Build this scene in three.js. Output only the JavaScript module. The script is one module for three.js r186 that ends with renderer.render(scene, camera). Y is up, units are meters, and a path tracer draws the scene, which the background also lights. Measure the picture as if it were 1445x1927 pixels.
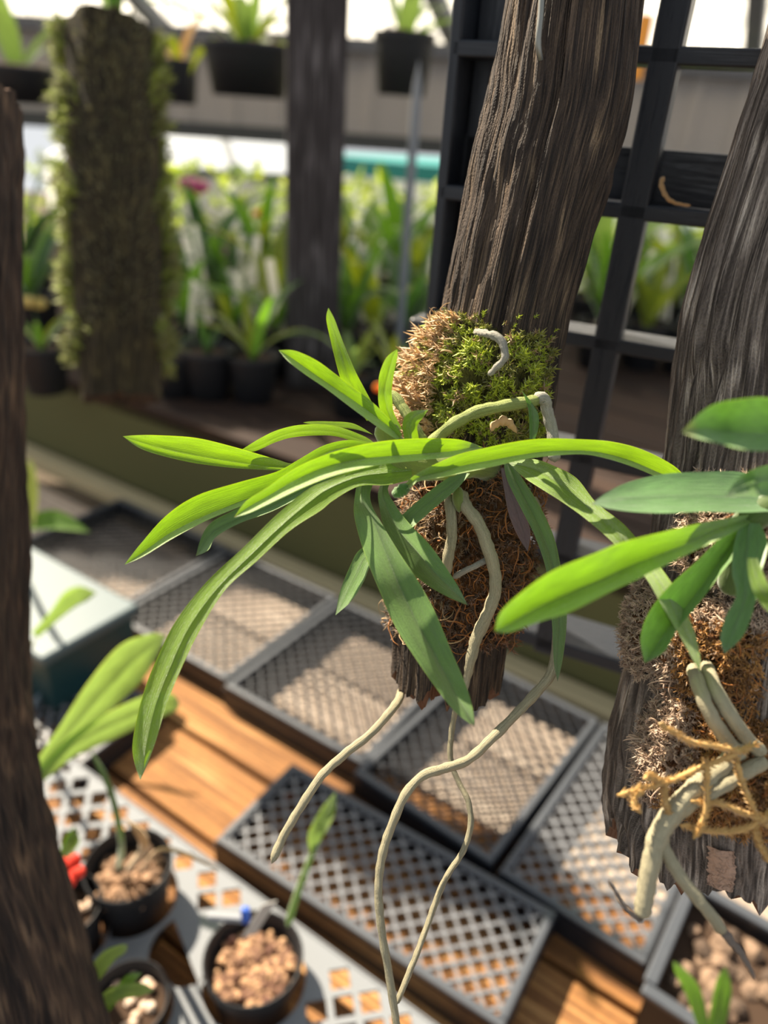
import * as THREE from 'three';
import { RoundedBoxGeometry } from 'three/addons/geometries/RoundedBoxGeometry.js';
import { mergeGeometries } from 'three/addons/utils/BufferGeometryUtils.js';
import { createNoise2D, createNoise3D } from 'simplex-noise';

// ---------------------------------------------------------------- camera, sky, sun, exposure
const scene = new THREE.Scene();
const camera = new THREE.PerspectiveCamera(69, 1445 / 1927, 0.02, 60);
camera.position.set(0, 1.45, 0);
camera.rotation.order = 'YXZ';
camera.rotation.set(THREE.MathUtils.degToRad(-28), 0, THREE.MathUtils.degToRad(4));
camera.focus = 0.27;
camera.userData.fStop = 5.3;
camera.updateMatrixWorld(true);

const renderer = new THREE.WebGLRenderer({ antialias: true });
renderer.toneMapping = THREE.LinearToneMapping;
renderer.toneMappingExposure = 1.12;
renderer.shadowMap.enabled = true;

{ // soft hazy sky: paler to the horizon
  const W = 64, H = 32, d = new Float32Array(W * H * 4);
  for (let y = 0; y < H; y++) for (let x = 0; x < W; x++) {
    const e = Math.max(0, (y + 0.5) / H * 2 - 1), k = Math.pow(1 - e, 2.2), i = (y * W + x) * 4;
    d[i] = 0.38 + 0.36 * k; d[i + 1] = 0.43 + 0.33 * k; d[i + 2] = 0.50 + 0.28 * k; d[i + 3] = 1;
  }
  const sky = new THREE.DataTexture(d, W, H, THREE.RGBAFormat, THREE.FloatType);
  sky.mapping = THREE.EquirectangularReflectionMapping; sky.magFilter = THREE.LinearFilter; sky.needsUpdate = true;
  scene.background = sky; scene.environment = sky;
}
const sun = new THREE.DirectionalLight(0xfff0d8, 13);
sun.position.set(-4.2, 7.0, -4.9); sun.target.position.set(0, 0.9, -0.6);
sun.castShadow = true; sun.shadow.radius = 1;
Object.assign(sun.shadow.camera, { left: -4, right: 4, top: 4, bottom: -4, near: 0.1, far: 16 });
sun.shadow.mapSize.set(4096, 4096);
scene.add(sun, sun.target);

// ---------------------------------------------------------------- helpers
let seed = 20240607;
const rnd = () => { seed = (seed + 0x6d2b79f5) | 0; let t = Math.imul(seed ^ (seed >>> 15), 1 | seed); t = (t + Math.imul(t ^ (t >>> 7), 61 | t)) ^ t; return ((t ^ (t >>> 14)) >>> 0) / 4294967296; };
const rr = (a, b) => a + (b - a) * rnd();
const noise2 = createNoise2D(rnd), noise3 = createNoise3D(rnd);
const V = (x, y, z) => new THREE.Vector3(x, y, z);
const UPV = V(0, 1, 0);
const FOCAL = 963.5 / Math.tan(THREE.MathUtils.degToRad(34.5));
// a point of the place from its direction in the photograph and its depth in metres
const at = (px, py, d) => V((px - 722.5) / FOCAL * d, -(py - 963.5) / FOCAL * d, -d).applyMatrix4(camera.matrixWorld);
// where that direction meets a level surface
const onY = (px, py, y) => { const q = at(px, py, 1).sub(camera.position); return q.multiplyScalar((y - camera.position.y) / q.y).add(camera.position); };
const numbers = new Map();
const numbered = (n) => { const k = numbers.get(n) ?? 0; numbers.set(n, k + 1); return k ? `${n}_${String(k).padStart(3, '0')}` : n; };
function tag(o, label, category, group, kind) {
  if (label) o.userData.label = label;
  if (category) o.userData.category = category;
  if (group) o.userData.group = group;
  if (kind) o.userData.kind = kind;
  return o;
}
function thing(name, label, category, pos = V(0, 0, 0), group, kind) {
  const o = new THREE.Group(); o.name = numbered(name); o.position.copy(pos); scene.add(o);
  return tag(o, label, category, group, kind);
}
function part(name, geo, mat, parent, kind) {
  const m = new THREE.Mesh(geo, mat); m.name = parent ? name : numbered(name); m.castShadow = m.receiveShadow = true;
  (parent ?? scene).add(m);
  if (kind) m.userData.kind = kind;
  return m;
}
const local = (geo, base) => geo.translate(-base.x, -base.y, -base.z);
function structure(name, geo, mat, label, category) {
  const m = part(name, geo, mat, null, 'structure');
  return tag(m, label, category);
}
function gridGeometry(rows, cols, fn, closedU = false) { // fn(i, j) -> {p, uv, c}
  const P = [], U = [], C = [], I = [];
  let hasC = false;
  for (let i = 0; i <= rows; i++) for (let j = 0; j <= cols; j++) {
    const { p, uv, c } = fn(i, j); P.push(p.x, p.y, p.z); U.push(uv[0], uv[1]);
    if (c) { hasC = true; C.push(...c); }
  }
  for (let i = 0; i < rows; i++) for (let j = 0; j < cols; j++) {
    const a = i * (cols + 1) + j, b = a + cols + 1; I.push(a, b, a + 1, b, b + 1, a + 1);
  }
  const g = new THREE.BufferGeometry();
  g.setAttribute('position', new THREE.Float32BufferAttribute(P, 3));
  g.setAttribute('uv', new THREE.Float32BufferAttribute(U, 2));
  if (hasC) g.setAttribute('color', new THREE.Float32BufferAttribute(C, 3));
  g.setIndex(I); g.computeVertexNormals();
  if (closedU) { // weld the normals of the seam
    const n = g.attributes.normal;
    for (let i = 0; i <= rows; i++) {
      const a = i * (cols + 1), b = a + cols, v = V(n.getX(a) + n.getX(b), n.getY(a) + n.getY(b), n.getZ(a) + n.getZ(b)).normalize();
      n.setXYZ(a, v.x, v.y, v.z); n.setXYZ(b, v.x, v.y, v.z);
    }
  }
  return g;
}
// tube along points [Vector3], radius(t)
function tube(pts, radius, { seg = pts.length * 5, sides = 8, wobble = 0 } = {}) {
  const curve = new THREE.CatmullRomCurve3(pts, false, 'centripetal'), fr = curve.computeFrenetFrames(seg, false), o = rnd() * 100;
  const g = gridGeometry(seg, sides, (i, j) => {
    const t = i / seg, a = j / sides * Math.PI * 2, c = curve.getPointAt(t);
    let r = (typeof radius === 'function' ? radius(t) : radius) * (1 + wobble * noise2(o + t * seg * 0.25, Math.cos(a) * 0.6 + 3));
    if (i === 0 || i === seg) r *= 0.05; else if (i === 1 || i === seg - 1) r *= 0.8;
    return { p: c.addScaledVector(fr.normals[i], Math.cos(a) * r).addScaledVector(fr.binormals[i], Math.sin(a) * r), uv: [j / sides, t * curve.getLength() * 20] };
  }, true);
  return g;
}
const pxPath = (list) => list.map(([x, y, d]) => at(x, y, d));
function box(w, h, d, x = 0, y = 0, z = 0, r = 0) {
  const g = r ? new RoundedBoxGeometry(w, h, d, 2, r) : new THREE.BoxGeometry(w, h, d);
  return g.translate(x, y, z);
}
function flat(g) { const o = g.index ? g.toNonIndexed() : g; return o; }
const merge = (list) => mergeGeometries(list.map(flat));

// ---------------------------------------------------------------- computed textures
function dataTex(w, h, fn, srgb = true) {
  const d = new Uint8Array(w * h * 4);
  for (let y = 0; y < h; y++) for (let x = 0; x < w; x++) {
    const c = fn(x / w, y / h), i = (y * w + x) * 4;
    for (let k = 0; k < 3; k++) d[i + k] = Math.max(0, Math.min(255, Math.round(c[k] * 255)));
    d[i + 3] = 255;
  }
  const t = new THREE.DataTexture(d, w, h); t.wrapS = t.wrapT = THREE.RepeatWrapping; t.magFilter = THREE.LinearFilter; t.minFilter = THREE.LinearMipmapLinearFilter; t.generateMipmaps = true;
  if (srgb) t.colorSpace = THREE.SRGBColorSpace; t.needsUpdate = true; return t;
}
// periodic noise over the unit square
const per = (u, v, fu, fv, o = 0) => {
  const a = u * 2 * Math.PI, b = v * 2 * Math.PI, r = fu / (2 * Math.PI), s = fv / (2 * Math.PI);
  return (noise3(Math.cos(a) * r + o, Math.sin(a) * r + Math.cos(b) * s, Math.sin(b) * s + o * 0.7) + noise3(Math.sin(a) * r - o, Math.cos(a) * r + 9 + Math.sin(b) * s, Math.cos(b) * s + 4 + o)) / 1.5;
};
const mix = (a, b, k) => a.map((x, i) => x + (b[i] - x) * k);
const clamp = (x, a = 0, b = 1) => Math.min(b, Math.max(a, x));
const hex = (h) => [(h >> 16 & 255) / 255, (h >> 8 & 255) / 255, (h & 255) / 255];
function barkTexture(dark, mid, pale, o, paleAmount = 0.5, w = 512, h = 1024) {
  const grain = (u, v) => 0.5 * per(u, v, 60, 5, o) + 0.35 * per(u, v, 140, 9, o + 5) + 0.3 * per(u, v, 22, 3, o + 9);
  const map = dataTex(w, h, (u, v) => {
    const g = grain(u, v), patch = per(u, v, 9, 5, o + 20), fine = per(u, v, 300, 120, o + 30);
    let c = mix(hex(dark), hex(mid), clamp(0.5 + g * 0.9));
    c = mix(c, hex(pale), clamp((g * 0.8 + patch * 0.8 - 0.25) * paleAmount * 2));
    return c.map((x) => x * (1 + 0.12 * fine));
  });
  const bump = dataTex(w, h, (u, v) => { const k = clamp(0.5 + grain(u, v) * 0.55 + 0.08 * per(u, v, 300, 120, o + 30)); return [k, k, k]; }, false);
  return { map, bump };
}
function repeatOf(t, x, y) { const c = t.clone(); c.repeat.set(x, y); c.needsUpdate = true; return c; }
const bark1 = barkTexture(0x211914, 0x5e4d3d, 0x927c60, 3, 0.4);
const bark2 = barkTexture(0x3f362f, 0x93867a, 0xcdbfae, 33, 0.5);
const plankTex = barkTexture(0x64401f, 0xa4733f, 0xc79c66, 63, 0.5, 256, 512);

const greyPlankTex = barkTexture(0x857668, 0xb8a898, 0xd2c4b4, 83, 0.5, 256, 512);
const M = {};
const std = (o) => new THREE.MeshStandardMaterial({ side: THREE.DoubleSide, ...o });
const phys = (o) => new THREE.MeshPhysicalMaterial({ side: THREE.DoubleSide, ...o });
M.logCentre = std({ map: bark1.map, bumpMap: bark1.bump, bumpScale: 0.003, roughness: 0.9 });
M.logRight = std({ map: bark2.map, bumpMap: bark2.bump, bumpScale: 0.003, roughness: 0.92 });
M.logLeft = std({ map: bark1.map, bumpMap: bark1.bump, bumpScale: 0.004, roughness: 0.95, color: 0xe4dcdc });
M.endGrain = std({ color: 0x6a4c38, roughness: 0.95, bumpMap: bark1.bump, bumpScale: 0.002 });
const leafTex = dataTex(256, 256, (u, v) => { const k = 0.93 + 0.05 * per(u, v, 70, 2, 4) + 0.03 * per(u, v, 60, 60, 8) + 0.05 * per(u, v, 6, 5, 14); return [k, k, k * 0.97]; });
const leafBump = dataTex(256, 256, (u, v) => { const k = 0.5 + 0.25 * per(u, v, 70, 2, 4) + 0.2 * per(u, v, 90, 90, 8); return [k, k, k]; }, false);
const thickLeaf = 0.28;
const leafMat = (color, o = {}) => phys({ color, map: leafTex, bumpMap: leafBump, bumpScale: 0.0002, vertexColors: true, roughness: 0.92, transmission: 0.6, thickness: 0, clearcoat: 0.3, clearcoatRoughness: 0.4, ...o });
M.leaf = leafMat(0x8dba0c);
M.leafCool = leafMat(0x668f3e, { transmission: thickLeaf, clearcoat: 0.7, clearcoatRoughness: 0.36 });
M.leafDark = leafMat(0x5f9428, { transmission: 0.4 });
M.leafPurple = leafMat(0x7a6468, { transmission: 0.25 });
M.root = std({ color: 0xa59d80, roughness: 0.8, bumpMap: leafBump, bumpScale: 0.0006 });
M.rootGreen = std({ color: 0x8f9a54, roughness: 0.75, bumpMap: leafBump, bumpScale: 0.0006 });
M.rootGrey = std({ color: 0xa6a294, roughness: 0.85, bumpMap: leafBump, bumpScale: 0.0006 });
M.rootTip = std({ color: 0x6d6258, roughness: 0.9 });
M.moss = phys({ color: 0xffffff, roughness: 0.95, transmission: 0.35, thickness: 0 });
M.mossBed = std({ color: 0x54521f, roughness: 1, bumpMap: bark1.bump, bumpScale: 0.003 });
M.coirBed = std({ color: 0x6e4826, roughness: 1, bumpMap: bark1.bump, bumpScale: 0.003 });
M.fibre = phys({ color: 0xc9a877, roughness: 0.9, transmission: 0.3, thickness: 0 });
M.fibreRust = phys({ color: 0xb8742e, roughness: 0.95, transmission: 0.3, thickness: 0 });
M.sphagnum = phys({ color: 0xd8b06a, roughness: 0.95, transmission: 0.3, thickness: 0 });
M.sphagnumPale = phys({ color: 0xdcc0a4, roughness: 0.95, transmission: 0.3, thickness: 0 });
M.wire = std({ color: 0x8b8b84, roughness: 0.45, metalness: 0.6 });
const scuff = dataTex(256, 256, (u, v) => { const k = 0.45 + 0.2 * per(u, v, 12, 12, 2) + 0.14 * per(u, v, 60, 60, 7); return [k, k, k]; }, false);
M.blackPlastic = std({ color: 0x1a1f27, roughness: 0.62, roughnessMap: repeatOf(scuff, 1, 1) });
M.blackPlastic.roughness = 1;
M.trayPlastic = std({ color: 0x474b51, roughness: 0.9, roughnessMap: scuff });
M.trayMesh = std({ color: 0x6e7074, roughness: 0.75, roughnessMap: scuff });
M.greyTray = std({ color: 0x787c80, roughness: 0.7 });
M.pot = std({ color: 0x15161a, roughness: 0.6 });
M.plank = std({ map: plankTex.map, bumpMap: plankTex.bump, bumpScale: 0.002, roughness: 0.85 });
M.plankGrey = std({ map: greyPlankTex.map, bumpMap: plankTex.bump, bumpScale: 0.002, roughness: 0.9 });
M.olive = std({ color: 0x5c5a34, bumpMap: plankTex.bump, bumpScale: 0.002, roughness: 0.95 });
M.tan = std({ color: 0xb5a680, bumpMap: plankTex.bump, bumpScale: 0.002, roughness: 0.8 });
M.benchDark = std({ map: plankTex.map, color: 0x55493a, roughness: 0.9 });

// ---------------------------------------------------------------- the setting
const TH = THREE.MathUtils.degToRad(32);
const A = V(Math.cos(TH), 0, Math.sin(TH)), B = V(Math.sin(TH), 0, -Math.cos(TH)); // along and across the benches
const ab = (a, b, y) => V(0, y, 0).addScaledVector(A, a).addScaledVector(B, b);
const toAB = (p) => [p.x * A.x + p.z * A.z, p.x * B.x + p.z * B.z];
const TURN = -TH; // rotation.y that lays local x along A
const TOP = 0.75, PLANK = 0.712, BACK = 0.94, EDGE = 0.845;

{
  const gravel = dataTex(512, 512, (u, v) => { const k = per(u, v, 60, 60, 2), q = per(u, v, 160, 160, 7); return mix([0.20, 0.17, 0.13], [0.46, 0.40, 0.33], clamp(0.45 + 0.4 * k + 0.35 * q)); });
  gravel.repeat.set(12, 12);
  structure('floor', new THREE.BoxGeometry(16, 0.1, 16).translate(0, -0.05, -5), std({ map: gravel, roughness: 1 }), 'brown gravel floor under the benches', 'floor');
}
// front bench: planks along A
const bench = thing('potting_bench', 'orange-brown wooden plank bench carrying the black mesh trays', 'bench', ab(0, 0, 0));
bench.rotation.y = TURN;
{
  for (let k = 0; k < 9; k++) {
    const w = 0.098, b = -0.08 + k * 0.104, g = box(3.4, 0.03, w, 0, 0, 0, 0.004);
    const uv = g.attributes.uv, p = g.attributes.position;
    for (let i = 0; i < uv.count; i++) uv.setXY(i, p.getZ(i) * 3 + k * 0.37, p.getX(i) * 0.9 + k * 0.21);
    const m = part('plank', g, k > 6 ? M.plankGrey : M.plank, bench); m.position.set(-0.7, PLANK - 0.015 + rr(-0.002, 0.002), -b);
  }
  for (const a of [-1.6, -0.6, 0.5]) { part('crossbeam', box(0.06, 0.07, 1.0), M.benchDark, bench).position.set(a, PLANK - 0.065, -0.35); }
  for (const a of [-2.1, 0.7]) for (const b of [-0.05, 0.75]) part('leg', box(0.06, PLANK - 0.03, 0.06), M.benchDark, bench).position.set(a, (PLANK - 0.03) / 2, -b);
  const rail = box(3.4, 0.035, 0.035, 0, 0, 0, 0.004), uv = rail.attributes.uv, p = rail.attributes.position;
  for (let i = 0; i < uv.count; i++) uv.setXY(i, p.getZ(i) * 2 + p.getY(i), p.getX(i) * 0.5);
  part('edge_batten', rail, M.tan, bench).position.set(-0.7, TOP - 0.012, -EDGE);
}
const bench2 = thing('display_bench', 'dark mossy wooden bench behind the batten, crowded with potted plants', 'bench', V(0, 0, 0));
bench2.rotation.y = TURN;
{
  const f = box(4.4, 0.2, 0.02), uv = f.attributes.uv, p = f.attributes.position;
  for (let i = 0; i < uv.count; i++) uv.setXY(i, p.getY(i) * 3, p.getX(i) * 0.6);
  part('front_board', f, M.olive, bench2).position.set(-0.5, BACK - 0.115, -(EDGE + 0.035));
  for (let k = 0; k < 11; k++) {
    const g = box(4.4, 0.03, 0.15), uv2 = g.attributes.uv, p2 = g.attributes.position;
    for (let i = 0; i < uv2.count; i++) uv2.setXY(i, p2.getZ(i) * 2 + k * 0.3, p2.getX(i) * 0.6);
    part('plank', g, M.benchDark, bench2).position.set(-0.5, BACK - 0.015, -(EDGE + 0.1 + k * 0.156));
  }
  for (const a of [-2.4, -0.4, 1.5]) for (const b of [EDGE + 0.12, EDGE + 1.5]) part('leg', box(0.07, BACK - 0.03, 0.07), M.benchDark, bench2).position.set(a, (BACK - 0.03) / 2, -b);
}
// back wall band of grey ribbed sheet under a translucent roof
{
  const z = -3.7, y0 = 1.36, y1 = 1.70, pts = [];
  const wallMat = std({ color: 0x9a938c, roughness: 0.8 });
  const g = gridGeometry(1, 360, (i, j) => { const x = -3.2 + j * 0.02, s = (j % 10) < 2 ? 0.02 : 0; return { p: V(x, i ? y0 : y1, z + s), uv: [x, i] }; });
  structure('wall_back', g, wallMat, 'grey ribbed sheet band along the far side under the roof', 'wall');
  structure('trim_1', box(7.4, 0.06, 0.05, 0.4, y0 - 0.02, z + 0.02), std({ color: 0x3b3d3c, roughness: 0.8 }), 'dark rail under the grey ribbed wall band', 'trim');
  structure('trim_2', box(7.4, 0.05, 0.06, 0.4, y1, z + 0.02), std({ color: 0x55565a, roughness: 0.7 }), 'dark grey eaves beam on top of the ribbed wall band', 'trim');
  const roofMat = phys({ color: 0xf2f1ec, roughness: 0.95, transmission: 0.7, thickness: 0 });
  const roof = gridGeometry(1, 740, (i, j) => { const x = -3.3 + j * 0.01; return { p: V(x, (i ? 2.75 : 1.73) + 0.012 * Math.sin(j * 0.9), i ? -2.5 : -3.95), uv: [x, i] }; });
  structure('ceiling', roof, roofMat, 'white translucent corrugated roof sheets sloping up from the eaves', 'roof');
  for (const [k, x] of [-2.35, -1.1, 0.2, 1.5, 2.8].entries()) {
    const a = V(x, 1.70, -3.9), b = V(x - 0.75, 2.68, -2.5), c = a.clone().add(b).multiplyScalar(0.5), len = a.distanceTo(b);
    const m = structure(`trim_${k + 3}`, box(0.07, 0.05, len), std({ color: 0x6c7076, roughness: 0.7 }), `grey roof rafter under the white sheets, ${['leftmost', 'second', 'third', 'fourth', 'rightmost'][k]} counted from the left`, 'rafter');
    m.position.copy(c); m.lookAt(b);
  }
}

// ---------------------------------------------------------------- logs
function logShape(stations, { o = 0, groove = 0.06, fine = 0.02, valley = null, rag = 0.004 } = {}) {
  const pts = stations.map(([x, y, d]) => at(x, y, d)), rad = stations.map(([, , d, r]) => r * d / FOCAL);
  const curve = new THREE.CatmullRomCurve3(pts, false, 'centripetal');
  const n = stations.length - 1, L = curve.getLength();
  const ring = (t) => {
    const p = curve.getPoint(t), T = curve.getTangent(t), N = camera.position.clone().sub(p); N.addScaledVector(T, -N.dot(T)).normalize();
    const W = T.clone().cross(N), k = t * n, i = Math.min(n - 1, Math.floor(k)), f = k - i, s = f * f * (3 - 2 * f);
    return { p, T, N, W, r: rad[i] * (1 - s) + rad[i + 1] * s };
  };
  const radial = (th, t) => {
    const cx = Math.cos(th) * 1.1, sx = Math.sin(th) * 1.1, y = t * L;
    let k = 1 + groove * noise3(cx * 1.6 + o, sx * 1.6, y * 5) + groove * 0.6 * noise3(cx * 5, sx * 5 + o, y * 9) + fine * noise3(cx * 14 + o, sx * 14, y * 22) + fine * 0.5 * noise3(cx * 40, sx * 40 + o, y * 60);
    if (valley) for (const [c, w, dep] of valley) { const q = (th - c - 0.15 * noise2(y * 12, o)) / w; k -= dep * Math.exp(-q * q); }
    return k;
  };
  const ragged = (th) => rag * (noise2(Math.cos(th) * 2 + o, Math.sin(th) * 2) + 0.35 * noise2(Math.cos(th) * 9 + o, Math.sin(th) * 9));
  const surf = (th, t, off = 0) => { const R = ring(t), r = R.r * radial(th, t) + off; return R.p.clone().addScaledVector(R.N, Math.cos(th) * r).addScaledVector(R.W, Math.sin(th) * r); };
  const out = (th, t) => { const R = ring(t); return R.N.clone().multiplyScalar(Math.cos(th)).addScaledVector(R.W, Math.sin(th)); };
  const build = (segS, segA) => {
    const C = 2 * Math.PI * rad[0];
    const rings = [];
    for (let i = 0; i <= segS; i++) rings.push(ring(i / segS));
    const g = gridGeometry(segS, segA, (i, j) => {
      const th = j / segA * Math.PI * 2, t = i / segS, R = rings[i], r = R.r * radial(th, t);
      const p = R.p.clone().addScaledVector(R.N, Math.cos(th) * r).addScaledVector(R.W, Math.sin(th) * r);
      const q = Math.max(0, (Math.abs(t - 0.5) - 0.42) / 0.08); p.addScaledVector(R.T, Math.sign(t - 0.5) * q * q * ragged(th));
      return { p, uv: [j / segA * 2, t * L * 6 + o] };
    }, true);
    const cap = (i) => {
      const R = ring(i);
      return gridGeometry(6, segA, (q, j) => {
        const th = j / segA * Math.PI * 2, k = 1 - q / 6, r = R.r * radial(th, i) * k;
        const p = R.p.clone().addScaledVector(R.N, Math.cos(th) * r).addScaledVector(R.W, Math.sin(th) * r);
        p.addScaledVector(R.T, (i ? 1 : -1) * (ragged(th) + (q ? rag * 0.8 * noise2(q * 0.7 + Math.cos(th) * 2, Math.sin(th) * 2 + o) : 0)));
        return { p, uv: [p.x * 8, p.z * 8] };
      });
    };
    return { body: g, top: cap(0), bottom: cap(1) };
  };
  return { surf, out, ring, build, L, base: curve.getPoint(1) };
}
function makeLog(name, label, stations, opts, mat, segS, segA) {
  const s = logShape(stations, opts), b = s.build(segS, segA), o = thing(name, label, 'log', s.base);
  const bark = part('bark', local(b.body, s.base), mat, o);
  part('cut_end', local(b.bottom, s.base), M.endGrain, o);
  part('cut_end', local(b.top, s.base), M.endGrain, o);
  return { ...s, o, bark };
}
const centre = makeLog('driftwood_mount', 'dark brown grooved driftwood log hanging in the middle, moss halfway down',
  [[1125, -330, 0.285, 128], [1098, -160, 0.287, 128], [1076, 0, 0.29, 126], [1046, 200, 0.293, 132], [1016, 320, 0.295, 130], [985, 450, 0.297, 120], [950, 600, 0.30, 112], [925, 740, 0.302, 112], [896, 900, 0.305, 110], [868, 1060, 0.308, 110], [848, 1190, 0.31, 106], [839, 1282, 0.312, 100]],
  { o: 3, groove: 0.055, fine: 0.025, valley: [[0.02, 0.22, 0.10], [-0.75, 0.12, 0.07], [0.7, 0.12, 0.05]], rag: 0.006 }, M.logCentre, 420, 180);
part('hanging_wire', local(tube(pxPath([[1020, -330, 0.262], [1020, -60, 0.262], [1018, 20, 0.263], [1013, 80, 0.265], [1016, 108, 0.268], [1022, 122, 0.272]]), 0.0011, { seg: 40 }), centre.base), M.wire, centre.o);
const right = makeLog('weathered_mount', 'grey weathered driftwood log at the right edge carrying brown sphagnum',
  [[1700, -150, 0.275, 190], [1640, 100, 0.276, 186], [1565, 330, 0.278, 182], [1484, 600, 0.28, 182], [1462, 740, 0.281, 182], [1440, 900, 0.282, 182], [1415, 1080, 0.283, 186], [1388, 1230, 0.284, 192], [1362, 1400, 0.285, 198], [1345, 1520, 0.285, 196], [1340, 1585, 0.285, 188]],
  { o: 41, groove: 0.05, fine: 0.022, valley: [[0.62, 0.07, 0.10], [-0.25, 0.06, 0.05], [0.95, 0.06, 0.08]], rag: 0.008 }, M.logRight, 420, 200);
// pale stripe where the bark has split off the lower end
part('bare_wood_strip', local(gridGeometry(30, 6, (i, j) => { const t = 0.9 + 0.099 * i / 30, th = 0.02 - 0.2 * j / 6 + 0.02 * noise2(i * 0.3, j); return { p: right.surf(th, t, 0.0022), uv: [j / 6 * 0.1, t * 2] }; }), right.base), std({ color: 0xb08f78, bumpMap: plankTex.bump, bumpScale: 0.002, roughness: 0.85 }), right.bark);
makeLog('bark_log', 'thick dark blurred log cut off by the left edge of the view',
  [[-192, 165, 0.45, 205], [-188, 400, 0.45, 205], [-186, 700, 0.45, 205], [-184, 1000, 0.45, 205], [-165, 1340, 0.45, 205], [-138, 1560, 0.44, 206], [-78, 1800, 0.43, 208], [-12, 2050, 0.42, 210], [45, 2250, 0.42, 210]],
  { o: 77, groove: 0.05, fine: 0.02 }, M.logLeft, 200, 120);

// ---------------------------------------------------------------- moss and fibre
const dummy = new THREE.Object3D();
function sprigGeometry() { // a leafy moss tip: small needles round a stem
  const list = [];
  for (let k = 0; k < 9; k++) {
    const c = new THREE.ConeGeometry(0.09, 0.5, 3, 1).translate(0, 0.25, 0), y = k / 9 * 0.8;
    c.rotateX(0.5 + 0.5 * rnd()); c.rotateY(k * 2.4); c.translate(0, y, 0); list.push(c);
  }
  list.push(new THREE.ConeGeometry(0.05, 1.1, 4, 1).translate(0, 0.5, 0));
  return merge(list);
}
const sprig = sprigGeometry();
function sprinkle(name, parent, base, geo, mat, spots) { // spots: {p, dir, size, color}
  const m = new THREE.InstancedMesh(geo, mat, spots.length); m.name = name; m.castShadow = m.receiveShadow = true; m.userData.kind = 'stuff';
  const c = new THREE.Color();
  spots.forEach((s, i) => {
    dummy.position.copy(s.p).sub(base); dummy.quaternion.setFromUnitVectors(UPV, s.dir); dummy.rotateY(rnd() * 6.28); dummy.scale.set(s.size * (s.fat ?? 1), s.size, s.size * (s.fat ?? 1)); dummy.updateMatrix();
    m.setMatrixAt(i, dummy.matrix); m.setColorAt(i, c.setRGB(...s.color));
  });
  parent.add(m); return m;
}
function mound(log, th0, th1, t0, t1, H, o, seg = 60) {
  return gridGeometry(seg, seg, (i, j) => {
    const a = i / seg, b = j / seg, t = t0 + (t1 - t0) * a, th = th0 + (th1 - th0) * b;
    const e = Math.min(1, 5 * Math.min(a, 1 - a)) * Math.min(1, 5 * Math.min(b, 1 - b));
    return { p: log.surf(th, t, -0.002 + e * (0.002 + H(a, b)) * (0.8 + 0.35 * noise2(a * 9 + o, b * 9) + 0.15 * noise2(a * 30, b * 30 + o))), uv: [b, a] };
  });
}
function curl(p, dir, size, r, turns) { // a curled fibre
  const pts = [], u = V(rr(-1, 1), rr(-1, 1), rr(-1, 1)).cross(dir).normalize(), w = dir.clone().cross(u);
  const ph = rr(0, 6.28), sx = rr(0.1, 0.9), sd = V(rr(-1, 1), rr(-1, 1), rr(-1, 1)).multiplyScalar(size * 0.25);
  for (let k = 0; k < 6; k++) {
    const f = k / 5, a = ph + f * turns * 6.28;
    pts.push(p.clone().addScaledVector(u, (Math.cos(a) - Math.cos(ph)) * size * 0.45 + f * size * sx).addScaledVector(sd, f * f).addScaledVector(w, (Math.sin(a) - Math.sin(ph)) * size * 0.45).addScaledVector(dir, size * (0.15 + 0.35 * Math.sin(f * 3.1) * rr(0.4, 1))));
  }
  return tube(pts, (t) => r * (1 - 0.7 * t), { seg: 11, sides: 4 });
}
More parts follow.
